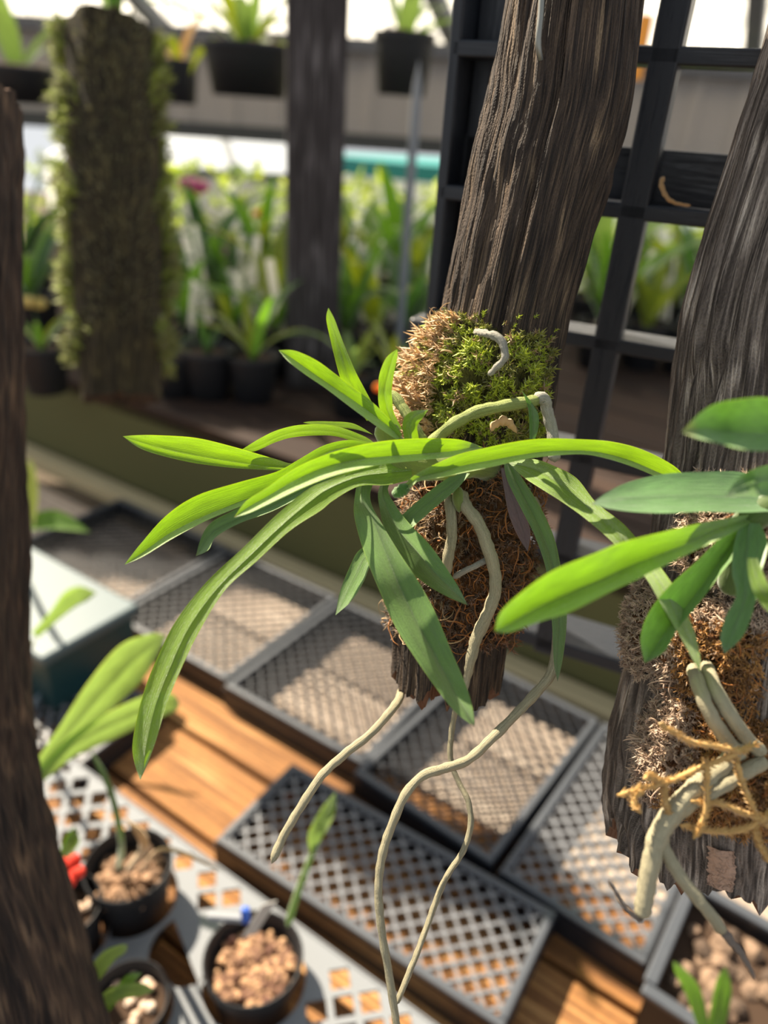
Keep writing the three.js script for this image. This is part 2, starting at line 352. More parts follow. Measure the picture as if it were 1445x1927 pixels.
{ // green moss on the upper front of the centre log (t 0.53 .. 0.70), brown fibre below
  const base = centre.surf(0.3, 0.62);
  const o = thing('moss_cushion', 'yellow-green feathery moss cushion with tan fringe on the middle log', 'moss', base);
  const h = (a, b) => 0.0105 * Math.sin(Math.pow(a, 1.3) * 3.1) * (0.12 + 0.95 * b) * (1 + 0.25 * noise2(a * 7, b * 7 + 30));
  part('moss_bed', local(mound(centre, -0.9, 1.9, 0.548, 0.695, h, 5), base), M.mossBed, o);
  const spots = [];
  for (let k = 0; k < 5200; k++) {
    const a = Math.pow(rnd(), 0.85), b = rnd(), t = 0.55 + 0.145 * a, th = -0.95 + 2.8 * b;
    if (noise2(a * 5, b * 5 + 7) < -0.42 || a < 0.35 * rnd() * (1.4 - b) || (b < 0.4 && rnd() < 0.5 && noise2(a * 9, b * 9) < 0.1)) continue;
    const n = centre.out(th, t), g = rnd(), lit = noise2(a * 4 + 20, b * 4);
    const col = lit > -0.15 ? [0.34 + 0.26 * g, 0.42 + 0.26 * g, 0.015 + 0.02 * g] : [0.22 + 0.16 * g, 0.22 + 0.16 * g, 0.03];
    spots.push({ p: centre.surf(th, t, -0.0005 + h(a, b) * (0.75 + 0.35 * noise2(a * 9 + 5, b * 9))), dir: n.add(V(rr(-0.7, 0.7), rr(-0.4, 0.8), rr(-0.7, 0.7))).normalize(), size: rr(0.0018, 0.0042) * (1 + 0.8 * Math.max(0, noise2(a * 6 + 3, b * 6))), color: rnd() < 0.12 ? [0.42, 0.28, 0.12] : col });
  }
  sprinkle('moss_tips', o, base, sprig, M.moss, spots);
  const fringe = [];
  for (let k = 0; k < 1100; k++) { // tan dry tips along the left side
    const a = rnd(), t = 0.56 + 0.15 * a, th = rr(0.75, 1.95);
    fringe.push({ p: centre.surf(th, t, h(a, 0.9) * 0.9), dir: centre.out(th, t).add(V(rr(-0.4, 0.2), rr(-0.5, 0.5), rr(-0.4, 0.4))).normalize(), size: rr(0.0028, 0.0062) * (rnd() < 0.12 ? 1.8 : 1), fat: 0.6, color: mix([0.42, 0.25, 0.1], [0.92, 0.66, 0.34], rnd()) });
  }
  sprinkle('dry_tips', o, base, sprig, M.moss, fringe);
  const strands = [];
  for (let k = 0; k < 40; k++) { const a = rnd(), t = 0.555 + 0.15 * a, th = rr(0.5, 1.9); strands.push(curl(centre.surf(th, t, h(a, 0.8) * 0.9), centre.out(th, t), rr(0.005, 0.010), rr(0.0002, 0.0005), rr(0.1, 0.35))); }
  part('dry_strands', local(merge(strands), base), M.fibre, o, 'stuff');
  const flake = tube(pxPath([[925, 812, 0.262], [930, 800, 0.262], [945, 792, 0.262], [962, 800, 0.263], [972, 815, 0.264]]), (t) => 0.0016 * Math.sin(0.4 + t * 2.6), { wobble: 0.5 });
  part('dry_husk', local(flake, base), M.fibre, o);
}
{
  const base = centre.surf(0, 0.82);
  const o = thing('coir_pad', 'rust-brown fibre pad wrapped round the lower middle log behind the hanging leaves', 'fibre pad', base);
  const h = (a, b) => 0.005 * Math.sin(a * 3.1);
  part('fibre_bed', local(mound(centre, -1.3, 1.3, 0.70, 0.915, h, 15), base), M.coirBed, o);
  const list = [], rust = [];
  for (let k = 0; k < 420; k++) { const a = rnd(), b = rnd(), t = 0.705 + 0.205 * a, th = -1.3 + 2.6 * b; (b > 0.55 && rnd() < 0.7 ? list : rust).push(curl(centre.surf(th, t, h(a) * 0.8), centre.out(th, t), rr(0.004, 0.011), rr(0.00018, 0.00042), rr(0.1, 0.55))); }
  const mat1 = []; for (let k = 0; k < 2600; k++) { const a = rnd(), b = rnd(), t = 0.705 + 0.205 * a, th = -1.3 + 2.6 * b; mat1.push({ p: centre.surf(th, t, h(a) * 0.8), dir: centre.out(th, t).multiplyScalar(0.35).add(V(rr(-1, 1), rr(-1, 1), rr(-1, 1))).normalize(), size: rr(0.003, 0.007), fat: 0.5, color: mix([0.10, 0.05, 0.02], b > 0.5 ? [0.42, 0.28, 0.14] : [0.36, 0.16, 0.05], rnd()) }); }
  sprinkle('matted_fibres', o, base, sprig, M.moss, mat1);
  part('pale_fibres', local(merge(list), base), M.fibre, o, 'stuff');
  part('rust_fibres', local(merge(rust), base), M.fibreRust, o, 'stuff');
}
function branchlet(path, r, mat, n) { // a feathery sphagnum strand: stem with short scales
  const curve = new THREE.CatmullRomCurve3(pxPath(path)), list = [tube(pxPath(path), (t) => r * (1 - 0.3 * t), { seg: 24, sides: 6, wobble: 0.3 })];
  for (let k = 0; k < n; k++) {
    const t = k / n, p = curve.getPointAt(t), T = curve.getTangentAt(t), d = V(rr(-1, 1), rr(-1, 1), rr(-1, 1)).cross(T).normalize().addScaledVector(T, -1.1).normalize();
    const c = new THREE.ConeGeometry(r * 0.55, r * 3, 3, 1).translate(0, r * 1.3, 0); c.applyQuaternion(new THREE.Quaternion().setFromUnitVectors(UPV, d)); c.translate(p.x, p.y, p.z); list.push(c);
  }
  return merge(list);
}
{ // sphagnum on the right log
  const clumps = [
    ['upper_sphagnum', 'pale tan sphagnum flap above the leaves on the right-hand log', -0.75, 0.62, 0.505, 0.62, 0.014, 110],
    ['middle_sphagnum', 'tan curled sphagnum tuft below the pale horizontal leaf on the right-hand log', -0.2, 1.25, 0.625, 0.735, 0.009, 120],
    ['lower_sphagnum', 'pinkish-tan tangled sphagnum over the rust-brown core of the right-hand log', -1.0, 0.72, 0.735, 0.872, 0.012, 240],
  ];
  for (const [name, label, a0, a1, t0, t1, H, n] of clumps) {
    const base = right.surf((a0 + a1) / 2, t1), o = thing(name, label, 'moss', base), h = (a, b) => H * Math.sin(a * 3.1) * (0.5 + 0.5 * Math.sin(b * 3.1));
    part('fibre_bed', local(mound(right, a0, a1, t0, t1, h, t0 * 50), base), M.coirBed, o);
    const pale = [], rust = [];
    for (let k = 0; k < n; k++) {
      const a = rr(0.04, 0.98), b = rr(0.03, 0.98), t = t0 + (t1 - t0) * a, th = a0 + (a1 - a0) * b, isPale = name === 'upper_sphagnum' || (name === 'middle_sphagnum' ? th > 0.4 || a < 0.3 : th > 0.34 - 0.2 * Math.sin(a * 4));
      (isPale || rnd() < 0.08 ? pale : rust).push(curl(right.surf(th, t, h(a, b) * 0.85), right.out(th, t), rr(0.003, 0.008), isPale ? rr(0.0003, 0.0006) : rr(0.0002, 0.0004), rr(0.1, 0.4)));
    }
    const tufts = [];
    for (let k = 0; k < n * 20; k++) {
      const a = rr(0.02, 0.99), b = rr(0.02, 0.99), t = t0 + (t1 - t0) * a, th = a0 + (a1 - a0) * b, isPale = name === 'upper_sphagnum' || (name === 'middle_sphagnum' ? th > 0.4 || a < 0.3 : th > 0.34 - 0.2 * Math.sin(a * 4));
      tufts.push({ p: right.surf(th, t, h(a, b) * 0.85), dir: right.out(th, t).multiplyScalar(0.5).add(V(rr(-1, 1), rr(-1, 1), rr(-1, 1))).normalize(), size: rr(0.002, 0.0052), fat: 0.7, color: isPale ? mix([0.42, 0.28, 0.19], [0.85, 0.68, 0.5], rnd()) : mix([0.28, 0.13, 0.03], [0.75, 0.4, 0.1], rnd()) });
    }
    sprinkle('matted_tufts', o, base, sprig, M.moss, tufts);
    if (pale.length) part('pale_strands', local(merge(pale), base), M.sphagnumPale, o, 'stuff');
    if (rust.length) part('rust_strands', local(merge(rust), base), M.fibreRust, o, 'stuff');
    if (name === 'lower_sphagnum') {
      const D = 0.222;
      for (const p of [
        [[1420, 1400, D], [1370, 1425, D], [1320, 1444, D], [1265, 1468, D], [1205, 1485, D - 0.003], [1160, 1497, D - 0.005]],
        [[1400, 1415, D], [1350, 1405, D], [1300, 1395, D], [1262, 1375, D - 0.002], [1240, 1362, D - 0.004]],
        [[1330, 1435, D], [1330, 1480, D - 0.002], [1326, 1530, D - 0.003], [1305, 1578, D - 0.003]],
        [[1252, 1472, D], [1250, 1500, D - 0.002], [1258, 1530, D - 0.003], [1266, 1542, D - 0.003]],
        [[1445, 1535, D], [1400, 1560, D], [1350, 1565, D], [1310, 1560, D], [1280, 1552, D - 0.002]],
        [[1445, 1548, D], [1400, 1530, D], [1350, 1512, D], [1300, 1508, D - 0.002]],
        [[1385, 1430, D], [1400, 1480, D], [1430, 1540, D], [1460, 1565, D]],
        [[1420, 1560, D], [1430, 1590, D], [1450, 1625, D]],
        [[1205, 1485, D - 0.003], [1192, 1508, D - 0.005], [1206, 1530, D - 0.006]],
        [[1240, 1470, D - 0.001], [1225, 1462, D - 0.003], [1212, 1466, D - 0.005]],
      ]) part('strand', local(branchlet(p, 0.00095, M.sphagnum, 110), base), M.sphagnum, o);
    }
  }
}

// ---------------------------------------------------------------- orchid leaves
// stations: [edge one, midrib, edge two] as directions in the photograph; depth from base to tip; tilt of each half towards (-) or away (+)
function leaf(stations, depth, t1, t2, o = {}) {
  const seq = stations.map((s) => (s.length === 2 ? [s[0], s[1], s[0], s[1], s[0], s[1]] : s)), n = seq.length - 1, rows = n * 6;
  const cat = (k, c) => {
    const i = Math.min(n - 1, Math.floor(k)), f = k - i, p = (q) => seq[Math.min(n, Math.max(0, q))][c], a = p(i - 1), b = p(i), d = p(i + 1), e = p(i + 2);
    return 0.5 * (2 * b + (d - a) * f + (2 * a - 5 * b + 4 * d - e) * f * f + (3 * b - a - 3 * d + e) * f * f * f);
  };
  const dep = (t) => { const k = t * (depth.length - 1), i = Math.min(depth.length - 2, Math.floor(k)), f = k - i, s = f * f * (3 - 2 * f); return depth[i] * (1 - s) + depth[i + 1] * s; };
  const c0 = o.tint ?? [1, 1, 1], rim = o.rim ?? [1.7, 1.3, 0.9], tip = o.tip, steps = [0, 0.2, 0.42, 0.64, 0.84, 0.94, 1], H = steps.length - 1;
  const halfSheet = (side) => gridGeometry(rows, H, (i, jj) => {
    const k = i / 6, t = i / rows, m = [cat(k, 2), cat(k, 3)], s = steps[side < 0 ? H - jj : jj], e = side < 0 ? [cat(k, 0), cat(k, 1)] : [cat(k, 4), cat(k, 5)];
    const w = Math.hypot(e[0] - m[0], e[1] - m[1]) / FOCAL * dep(t), tl = side < 0 ? t1 : t2, bow = (o.bow ?? 0.12) * w * Math.sin(s * Math.PI), rip = 0.06 * w * s * noise2(t * 7 + depth[0] * 900, side * 3);
    const p = at(m[0] + (e[0] - m[0]) * s, m[1] + (e[1] - m[1]) * s, dep(t) + tl * w * s + bow * (o.bowSign ?? 1) + rip);
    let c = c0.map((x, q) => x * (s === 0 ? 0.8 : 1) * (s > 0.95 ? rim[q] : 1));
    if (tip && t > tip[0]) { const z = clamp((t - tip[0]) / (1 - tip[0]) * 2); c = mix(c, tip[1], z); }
    return { p, uv: [0.5 + side * s * 0.5, t * 2], c };
  });
  const g = mergeGeometries([halfSheet(-1), halfSheet(1)]);
  return g;
}
{
  const base = at(745, 868, 0.262);
  const P = thing('mounted_orchid', 'bright green strap-leaved orchid fanning out from the middle log with long aerial roots', 'orchid', base);
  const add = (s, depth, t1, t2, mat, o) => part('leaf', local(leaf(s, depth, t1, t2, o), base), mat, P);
  const D = 0.258;
  // upright leaves
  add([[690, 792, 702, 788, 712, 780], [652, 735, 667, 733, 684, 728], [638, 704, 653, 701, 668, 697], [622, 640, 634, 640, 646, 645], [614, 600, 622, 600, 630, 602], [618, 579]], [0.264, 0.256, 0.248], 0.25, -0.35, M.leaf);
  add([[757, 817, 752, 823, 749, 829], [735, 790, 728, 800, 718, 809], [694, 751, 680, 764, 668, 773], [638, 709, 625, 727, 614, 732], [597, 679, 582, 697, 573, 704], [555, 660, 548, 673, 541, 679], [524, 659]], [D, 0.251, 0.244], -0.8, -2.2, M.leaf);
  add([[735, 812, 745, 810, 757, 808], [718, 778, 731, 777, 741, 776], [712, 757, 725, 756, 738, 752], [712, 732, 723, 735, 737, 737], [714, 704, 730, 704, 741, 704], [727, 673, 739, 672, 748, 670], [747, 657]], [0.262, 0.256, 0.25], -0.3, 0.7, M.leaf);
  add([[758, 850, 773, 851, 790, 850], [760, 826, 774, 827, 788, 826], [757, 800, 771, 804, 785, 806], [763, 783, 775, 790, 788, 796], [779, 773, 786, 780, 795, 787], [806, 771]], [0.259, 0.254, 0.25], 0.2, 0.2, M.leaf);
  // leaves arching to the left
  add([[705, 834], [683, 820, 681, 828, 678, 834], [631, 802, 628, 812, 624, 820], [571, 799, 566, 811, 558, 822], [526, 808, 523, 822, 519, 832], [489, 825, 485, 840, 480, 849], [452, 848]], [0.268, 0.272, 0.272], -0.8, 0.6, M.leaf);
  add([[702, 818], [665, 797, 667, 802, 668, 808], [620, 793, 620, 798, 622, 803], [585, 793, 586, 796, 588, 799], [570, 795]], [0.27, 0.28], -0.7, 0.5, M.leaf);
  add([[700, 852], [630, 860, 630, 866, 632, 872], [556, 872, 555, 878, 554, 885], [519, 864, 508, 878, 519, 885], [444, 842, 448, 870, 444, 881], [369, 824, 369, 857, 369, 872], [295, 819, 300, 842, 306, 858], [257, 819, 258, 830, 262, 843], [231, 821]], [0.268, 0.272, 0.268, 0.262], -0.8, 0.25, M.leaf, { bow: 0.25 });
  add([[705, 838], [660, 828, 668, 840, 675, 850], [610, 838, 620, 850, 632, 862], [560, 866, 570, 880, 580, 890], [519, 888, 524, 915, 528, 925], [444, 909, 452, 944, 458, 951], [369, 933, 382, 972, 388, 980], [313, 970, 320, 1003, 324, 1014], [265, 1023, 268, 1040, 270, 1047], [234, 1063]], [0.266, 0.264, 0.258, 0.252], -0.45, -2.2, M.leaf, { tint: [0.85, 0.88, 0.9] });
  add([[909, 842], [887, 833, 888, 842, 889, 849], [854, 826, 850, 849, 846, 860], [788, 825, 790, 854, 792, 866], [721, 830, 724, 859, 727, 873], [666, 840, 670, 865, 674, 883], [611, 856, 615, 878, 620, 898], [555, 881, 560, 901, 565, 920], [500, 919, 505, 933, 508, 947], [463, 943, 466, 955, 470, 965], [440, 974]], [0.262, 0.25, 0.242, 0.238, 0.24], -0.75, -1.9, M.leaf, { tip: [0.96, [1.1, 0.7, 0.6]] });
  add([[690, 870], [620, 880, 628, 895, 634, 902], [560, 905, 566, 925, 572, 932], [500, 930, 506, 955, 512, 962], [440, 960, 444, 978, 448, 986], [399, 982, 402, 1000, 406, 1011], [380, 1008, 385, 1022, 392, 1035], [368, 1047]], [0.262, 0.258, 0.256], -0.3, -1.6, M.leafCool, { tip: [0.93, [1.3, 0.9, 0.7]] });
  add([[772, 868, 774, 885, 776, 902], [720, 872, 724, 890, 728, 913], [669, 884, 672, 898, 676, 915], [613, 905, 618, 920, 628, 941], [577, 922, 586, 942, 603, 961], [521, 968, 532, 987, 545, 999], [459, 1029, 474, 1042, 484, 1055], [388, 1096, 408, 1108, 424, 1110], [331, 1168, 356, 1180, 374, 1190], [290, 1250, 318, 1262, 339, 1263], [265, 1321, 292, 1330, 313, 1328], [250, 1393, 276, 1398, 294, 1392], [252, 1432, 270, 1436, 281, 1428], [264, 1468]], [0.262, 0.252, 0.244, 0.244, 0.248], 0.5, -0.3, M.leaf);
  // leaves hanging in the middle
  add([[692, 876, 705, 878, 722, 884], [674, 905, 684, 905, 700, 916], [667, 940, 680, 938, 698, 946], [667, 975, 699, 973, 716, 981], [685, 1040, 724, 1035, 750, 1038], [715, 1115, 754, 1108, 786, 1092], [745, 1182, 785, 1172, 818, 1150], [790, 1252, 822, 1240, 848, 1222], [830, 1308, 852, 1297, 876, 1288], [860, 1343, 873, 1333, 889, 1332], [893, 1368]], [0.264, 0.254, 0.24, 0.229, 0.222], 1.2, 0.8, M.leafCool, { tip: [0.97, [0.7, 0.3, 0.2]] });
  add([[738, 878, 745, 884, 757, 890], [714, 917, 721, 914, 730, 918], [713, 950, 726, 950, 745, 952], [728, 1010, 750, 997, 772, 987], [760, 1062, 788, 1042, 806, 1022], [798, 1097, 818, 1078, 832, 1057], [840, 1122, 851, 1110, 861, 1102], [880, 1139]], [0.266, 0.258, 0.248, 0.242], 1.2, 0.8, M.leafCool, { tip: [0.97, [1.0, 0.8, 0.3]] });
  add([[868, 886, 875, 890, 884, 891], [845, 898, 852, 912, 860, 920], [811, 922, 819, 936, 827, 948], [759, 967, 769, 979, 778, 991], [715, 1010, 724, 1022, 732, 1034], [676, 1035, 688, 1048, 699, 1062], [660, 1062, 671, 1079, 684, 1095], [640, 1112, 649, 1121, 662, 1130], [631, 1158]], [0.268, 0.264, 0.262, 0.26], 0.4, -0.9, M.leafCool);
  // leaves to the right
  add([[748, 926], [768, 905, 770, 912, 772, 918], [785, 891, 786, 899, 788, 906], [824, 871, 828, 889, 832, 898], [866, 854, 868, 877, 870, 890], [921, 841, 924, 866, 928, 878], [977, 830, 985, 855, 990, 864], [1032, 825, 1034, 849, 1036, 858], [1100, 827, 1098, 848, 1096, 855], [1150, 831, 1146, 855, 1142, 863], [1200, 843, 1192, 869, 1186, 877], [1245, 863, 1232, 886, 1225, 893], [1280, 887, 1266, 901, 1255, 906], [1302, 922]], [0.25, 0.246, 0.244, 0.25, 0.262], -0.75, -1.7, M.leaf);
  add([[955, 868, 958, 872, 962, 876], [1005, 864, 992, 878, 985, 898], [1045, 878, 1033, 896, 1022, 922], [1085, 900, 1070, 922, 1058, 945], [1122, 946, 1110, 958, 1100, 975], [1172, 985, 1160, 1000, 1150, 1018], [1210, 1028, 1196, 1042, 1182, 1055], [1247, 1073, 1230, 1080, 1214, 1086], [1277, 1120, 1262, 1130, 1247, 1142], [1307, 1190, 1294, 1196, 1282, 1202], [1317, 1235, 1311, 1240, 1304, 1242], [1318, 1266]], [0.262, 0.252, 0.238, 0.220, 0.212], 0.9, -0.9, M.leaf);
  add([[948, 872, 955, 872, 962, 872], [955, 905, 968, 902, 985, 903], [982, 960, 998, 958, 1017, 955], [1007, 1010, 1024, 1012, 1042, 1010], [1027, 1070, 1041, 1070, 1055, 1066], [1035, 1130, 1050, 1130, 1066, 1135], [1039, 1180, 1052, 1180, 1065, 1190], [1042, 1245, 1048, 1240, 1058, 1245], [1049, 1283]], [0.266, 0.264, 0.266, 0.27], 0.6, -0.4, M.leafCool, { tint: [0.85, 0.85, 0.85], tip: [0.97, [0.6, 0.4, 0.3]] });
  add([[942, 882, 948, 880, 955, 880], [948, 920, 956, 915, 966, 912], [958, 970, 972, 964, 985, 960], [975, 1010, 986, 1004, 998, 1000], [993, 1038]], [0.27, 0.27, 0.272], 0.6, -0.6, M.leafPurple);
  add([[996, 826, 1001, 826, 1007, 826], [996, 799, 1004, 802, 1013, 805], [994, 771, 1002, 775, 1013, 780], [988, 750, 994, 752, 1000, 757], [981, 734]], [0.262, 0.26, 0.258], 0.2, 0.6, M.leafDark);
  // stem wrapped in leaf bases, flower bud
  part('stem', local(tube(pxPath([[720, 790, 0.264], [735, 830, 0.264], [760, 870, 0.266], [820, 880, 0.27], [890, 872, 0.276], [930, 880, 0.285]]), (t) => 0.0042 + 0.0016 * t, { seg: 30, sides: 12, wobble: 0.12 }), base), leafMat(0x97a850, { vertexColors: false }), P);
  part('bud', local(tube(pxPath([[770, 914, 0.25], [757, 922, 0.25], [746, 930, 0.25], [742, 937, 0.25]]), (t) => 0.0022 * Math.sin(0.5 + t * 2.2), { seg: 16, sides: 8, wobble: 0.3 }), base), leafMat(0x5f9a20, { vertexColors: false }), P);
  part('bud', local(tube(pxPath([[862, 915, 0.272], [862, 940, 0.27], [864, 965, 0.27]]), (t) => 0.0022 * Math.sin(0.6 + t * 2.2), { seg: 14 }), base), leafMat(0xa2b450, { vertexColors: false }), P);
  // roots
  const root = (path, r, mat, o) => part('root', local(tube(pxPath(path), r, { sides: 10, wobble: 0.14, ...o }), base), mat, P);
  root([[800, 845, 0.262], [824, 822, 0.262], [850, 800, 0.26], [890, 778, 0.26], [940, 765, 0.26], [990, 757, 0.262], [1015, 752, 0.264]], 0.0021, M.rootGreen);
  root([[1005, 753, 0.2635], [1022, 748, 0.265], [1030, 775, 0.267], [1038, 805, 0.268], [1042, 835, 0.268], [1044, 870, 0.268]], 0.0022, M.rootGrey);
  root([[722, 740, 0.275], [742, 747, 0.272], [756, 765, 0.27], [770, 786, 0.268], [786, 812, 0.266], [800, 835, 0.266]], 0.0019, M.rootGreen);
  root([[893, 624, 0.268], [915, 628, 0.258], [935, 634, 0.254], [948, 652, 0.253], [950, 668, 0.253], [942, 684, 0.254], [930, 696, 0.256], [918, 706, 0.258]], (t) => 0.0008 + 0.0006 * Math.sin(t * 2.6 + 0.3), M.rootGrey, { wobble: 0.3 });
  root([[868, 925, 0.276], [875, 950, 0.27], [900, 985, 0.268], [918, 1030, 0.268], [930, 1070, 0.269], [931, 1115, 0.27], [915, 1160, 0.272], [895, 1205, 0.274], [885, 1245, 0.275], [879, 1275, 0.278], [868, 1315, 0.28], [855, 1345, 0.285], [848, 1430, 0.285], [862, 1470, 0.283], [880, 1505, 0.28], [886, 1550, 0.278], [872, 1600, 0.276], [840, 1650, 0.272], [815, 1710, 0.268], [790, 1780, 0.264], [762, 1850, 0.26], [745, 1892, 0.258]], (t) => (t < 0.3 ? 0.0023 : 0.0023 - 0.0012 * Math.min(1, (t - 0.3) * 8)), M.root, { seg: 160 });
  root([[845, 930, 0.275], [849, 970, 0.27], [850, 1010, 0.27], [843, 1050, 0.271], [838, 1085, 0.274]], 0.002, M.root);
  root([[852, 1088, 0.274], [875, 1074, 0.271], [900, 1062, 0.27], [922, 1050, 0.272]], 0.0011, M.rootGrey);
  root([[800, 1215, 0.33], [772, 1262, 0.326], [757, 1297, 0.312], [740, 1332, 0.28], [700, 1378, 0.275], [650, 1418, 0.27], [605, 1460, 0.266], [565, 1520, 0.262], [530, 1580, 0.26], [511, 1625, 0.258]], (t) => 0.0015 + 0.0003 * (1 - t), M.root, { seg: 90 });
  root([[985, 905, 0.29], [1020, 985, 0.29], [1042, 1080, 0.288], [1050, 1180, 0.285], [1036, 1268, 0.28], [1010, 1302, 0.278], [970, 1345, 0.275], [925, 1390, 0.272], [880, 1430, 0.27], [835, 1446, 0.268], [795, 1460, 0.266], [765, 1492, 0.264], [738, 1550, 0.262], [718, 1615, 0.26], [712, 1680, 0.258], [718, 1750, 0.256], [731, 1830, 0.254], [742, 1900, 0.252], [752, 1960, 0.25]], (t) => 0.0022 - 0.0009 * t, M.root, { seg: 150 });
}
{
  const base = at(1415, 985, 0.225);
  const P = thing('young_orchid', 'orchid with broad dark green leaves and blunt tips on the right-hand log', 'orchid', base);
  const add = (s, depth, t1, t2, mat, o) => part('leaf', local(leaf(s, depth, t1, t2, o), base), mat, P);
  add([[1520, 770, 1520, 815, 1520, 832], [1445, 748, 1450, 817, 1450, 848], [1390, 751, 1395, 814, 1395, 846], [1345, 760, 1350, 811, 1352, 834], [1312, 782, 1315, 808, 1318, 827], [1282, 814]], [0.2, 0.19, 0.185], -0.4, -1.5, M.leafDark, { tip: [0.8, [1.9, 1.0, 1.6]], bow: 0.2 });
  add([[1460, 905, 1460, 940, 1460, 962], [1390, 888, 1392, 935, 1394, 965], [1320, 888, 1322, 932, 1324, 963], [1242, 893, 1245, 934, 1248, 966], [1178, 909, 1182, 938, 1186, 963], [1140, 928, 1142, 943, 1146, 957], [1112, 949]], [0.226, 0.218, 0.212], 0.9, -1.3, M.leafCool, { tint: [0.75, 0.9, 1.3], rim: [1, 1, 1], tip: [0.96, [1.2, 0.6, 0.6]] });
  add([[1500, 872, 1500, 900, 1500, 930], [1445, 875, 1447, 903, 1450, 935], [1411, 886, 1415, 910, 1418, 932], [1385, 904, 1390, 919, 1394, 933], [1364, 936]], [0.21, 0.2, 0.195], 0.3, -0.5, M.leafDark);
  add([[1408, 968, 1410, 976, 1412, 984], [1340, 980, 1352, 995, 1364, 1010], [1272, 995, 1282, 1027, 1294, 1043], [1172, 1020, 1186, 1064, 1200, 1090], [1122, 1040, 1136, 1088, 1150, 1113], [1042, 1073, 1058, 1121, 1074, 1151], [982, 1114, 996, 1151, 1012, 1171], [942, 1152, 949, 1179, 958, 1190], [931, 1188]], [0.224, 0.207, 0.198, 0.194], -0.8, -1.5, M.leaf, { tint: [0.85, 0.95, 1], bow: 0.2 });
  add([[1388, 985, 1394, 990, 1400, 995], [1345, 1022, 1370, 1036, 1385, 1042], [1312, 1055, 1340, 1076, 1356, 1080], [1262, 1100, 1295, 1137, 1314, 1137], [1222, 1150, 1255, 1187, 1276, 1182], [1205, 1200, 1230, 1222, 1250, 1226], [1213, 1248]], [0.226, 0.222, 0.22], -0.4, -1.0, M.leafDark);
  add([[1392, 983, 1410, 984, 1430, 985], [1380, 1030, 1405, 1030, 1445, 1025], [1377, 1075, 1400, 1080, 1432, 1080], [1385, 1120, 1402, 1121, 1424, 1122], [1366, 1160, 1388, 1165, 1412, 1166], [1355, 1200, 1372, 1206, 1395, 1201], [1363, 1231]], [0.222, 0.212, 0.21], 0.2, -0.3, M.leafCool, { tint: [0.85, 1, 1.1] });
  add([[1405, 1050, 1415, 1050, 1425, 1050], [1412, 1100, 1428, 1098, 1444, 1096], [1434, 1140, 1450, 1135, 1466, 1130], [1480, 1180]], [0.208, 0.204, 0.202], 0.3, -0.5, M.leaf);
  part('stem', local(tube(pxPath([[1500, 950, 0.228], [1440, 960, 0.226], [1405, 985, 0.228], [1390, 1040, 0.235], [1375, 1120, 0.242]]), 0.0045, { sides: 12, wobble: 0.1 }), base), leafMat(0x6c8a38, { vertexColors: false }), P);
  const root = (path, r, mat, o, on) => part(on ? 'root_tip' : 'root', local(tube(pxPath(path), r, { sides: 12, wobble: 0.12, ...o }), base), mat, on ?? P);
  root([[1304, 1255, 0.252], [1310, 1275, 0.236], [1325, 1320, 0.229], [1348, 1365, 0.228], [1375, 1400, 0.23], [1400, 1430, 0.232]], 0.0023, M.root);
  root([[1326, 1250, 0.252], [1335, 1270, 0.236], [1355, 1315, 0.229], [1380, 1355, 0.228], [1410, 1395, 0.23], [1440, 1420, 0.232]], 0.0023, M.root);
  const rootA = root([[1400, 1400, 0.232], [1350, 1450, 0.227], [1310, 1480, 0.224], [1275, 1515, 0.222], [1250, 1550, 0.22], [1235, 1580, 0.219], [1226, 1620, 0.218], [1217, 1665, 0.218], [1210, 1705, 0.218], [1208, 1728, 0.218]], (t) => 0.0024 + 0.0004 * Math.sin(t * 3), M.root, { seg: 70 });
  const rootB = root([[1440, 1430, 0.232], [1390, 1460, 0.227], [1340, 1490, 0.224], [1290, 1520, 0.222], [1256, 1555, 0.22], [1246, 1580, 0.2195], [1262, 1620, 0.218], [1300, 1675, 0.216], [1340, 1725, 0.215], [1363, 1757, 0.215]], (t) => 0.0024 - 0.0007 * t, M.root, { seg: 80 });
  root([[1358, 1750, 0.215], [1375, 1770, 0.215], [1395, 1795, 0.214], [1410, 1820, 0.213], [1421, 1843, 0.213]], (t) => 0.0015 - 0.0011 * t, M.rootTip, { wobble: 0.35 }, rootB);
  root([[1212, 1722, 0.218], [1204, 1732, 0.218], [1190, 1720, 0.217], [1172, 1702, 0.217], [1158, 1678, 0.217], [1144, 1655, 0.217]], (t) => 0.0008 - 0.0004 * t, M.rootTip, { wobble: 0.35 }, rootA);
}

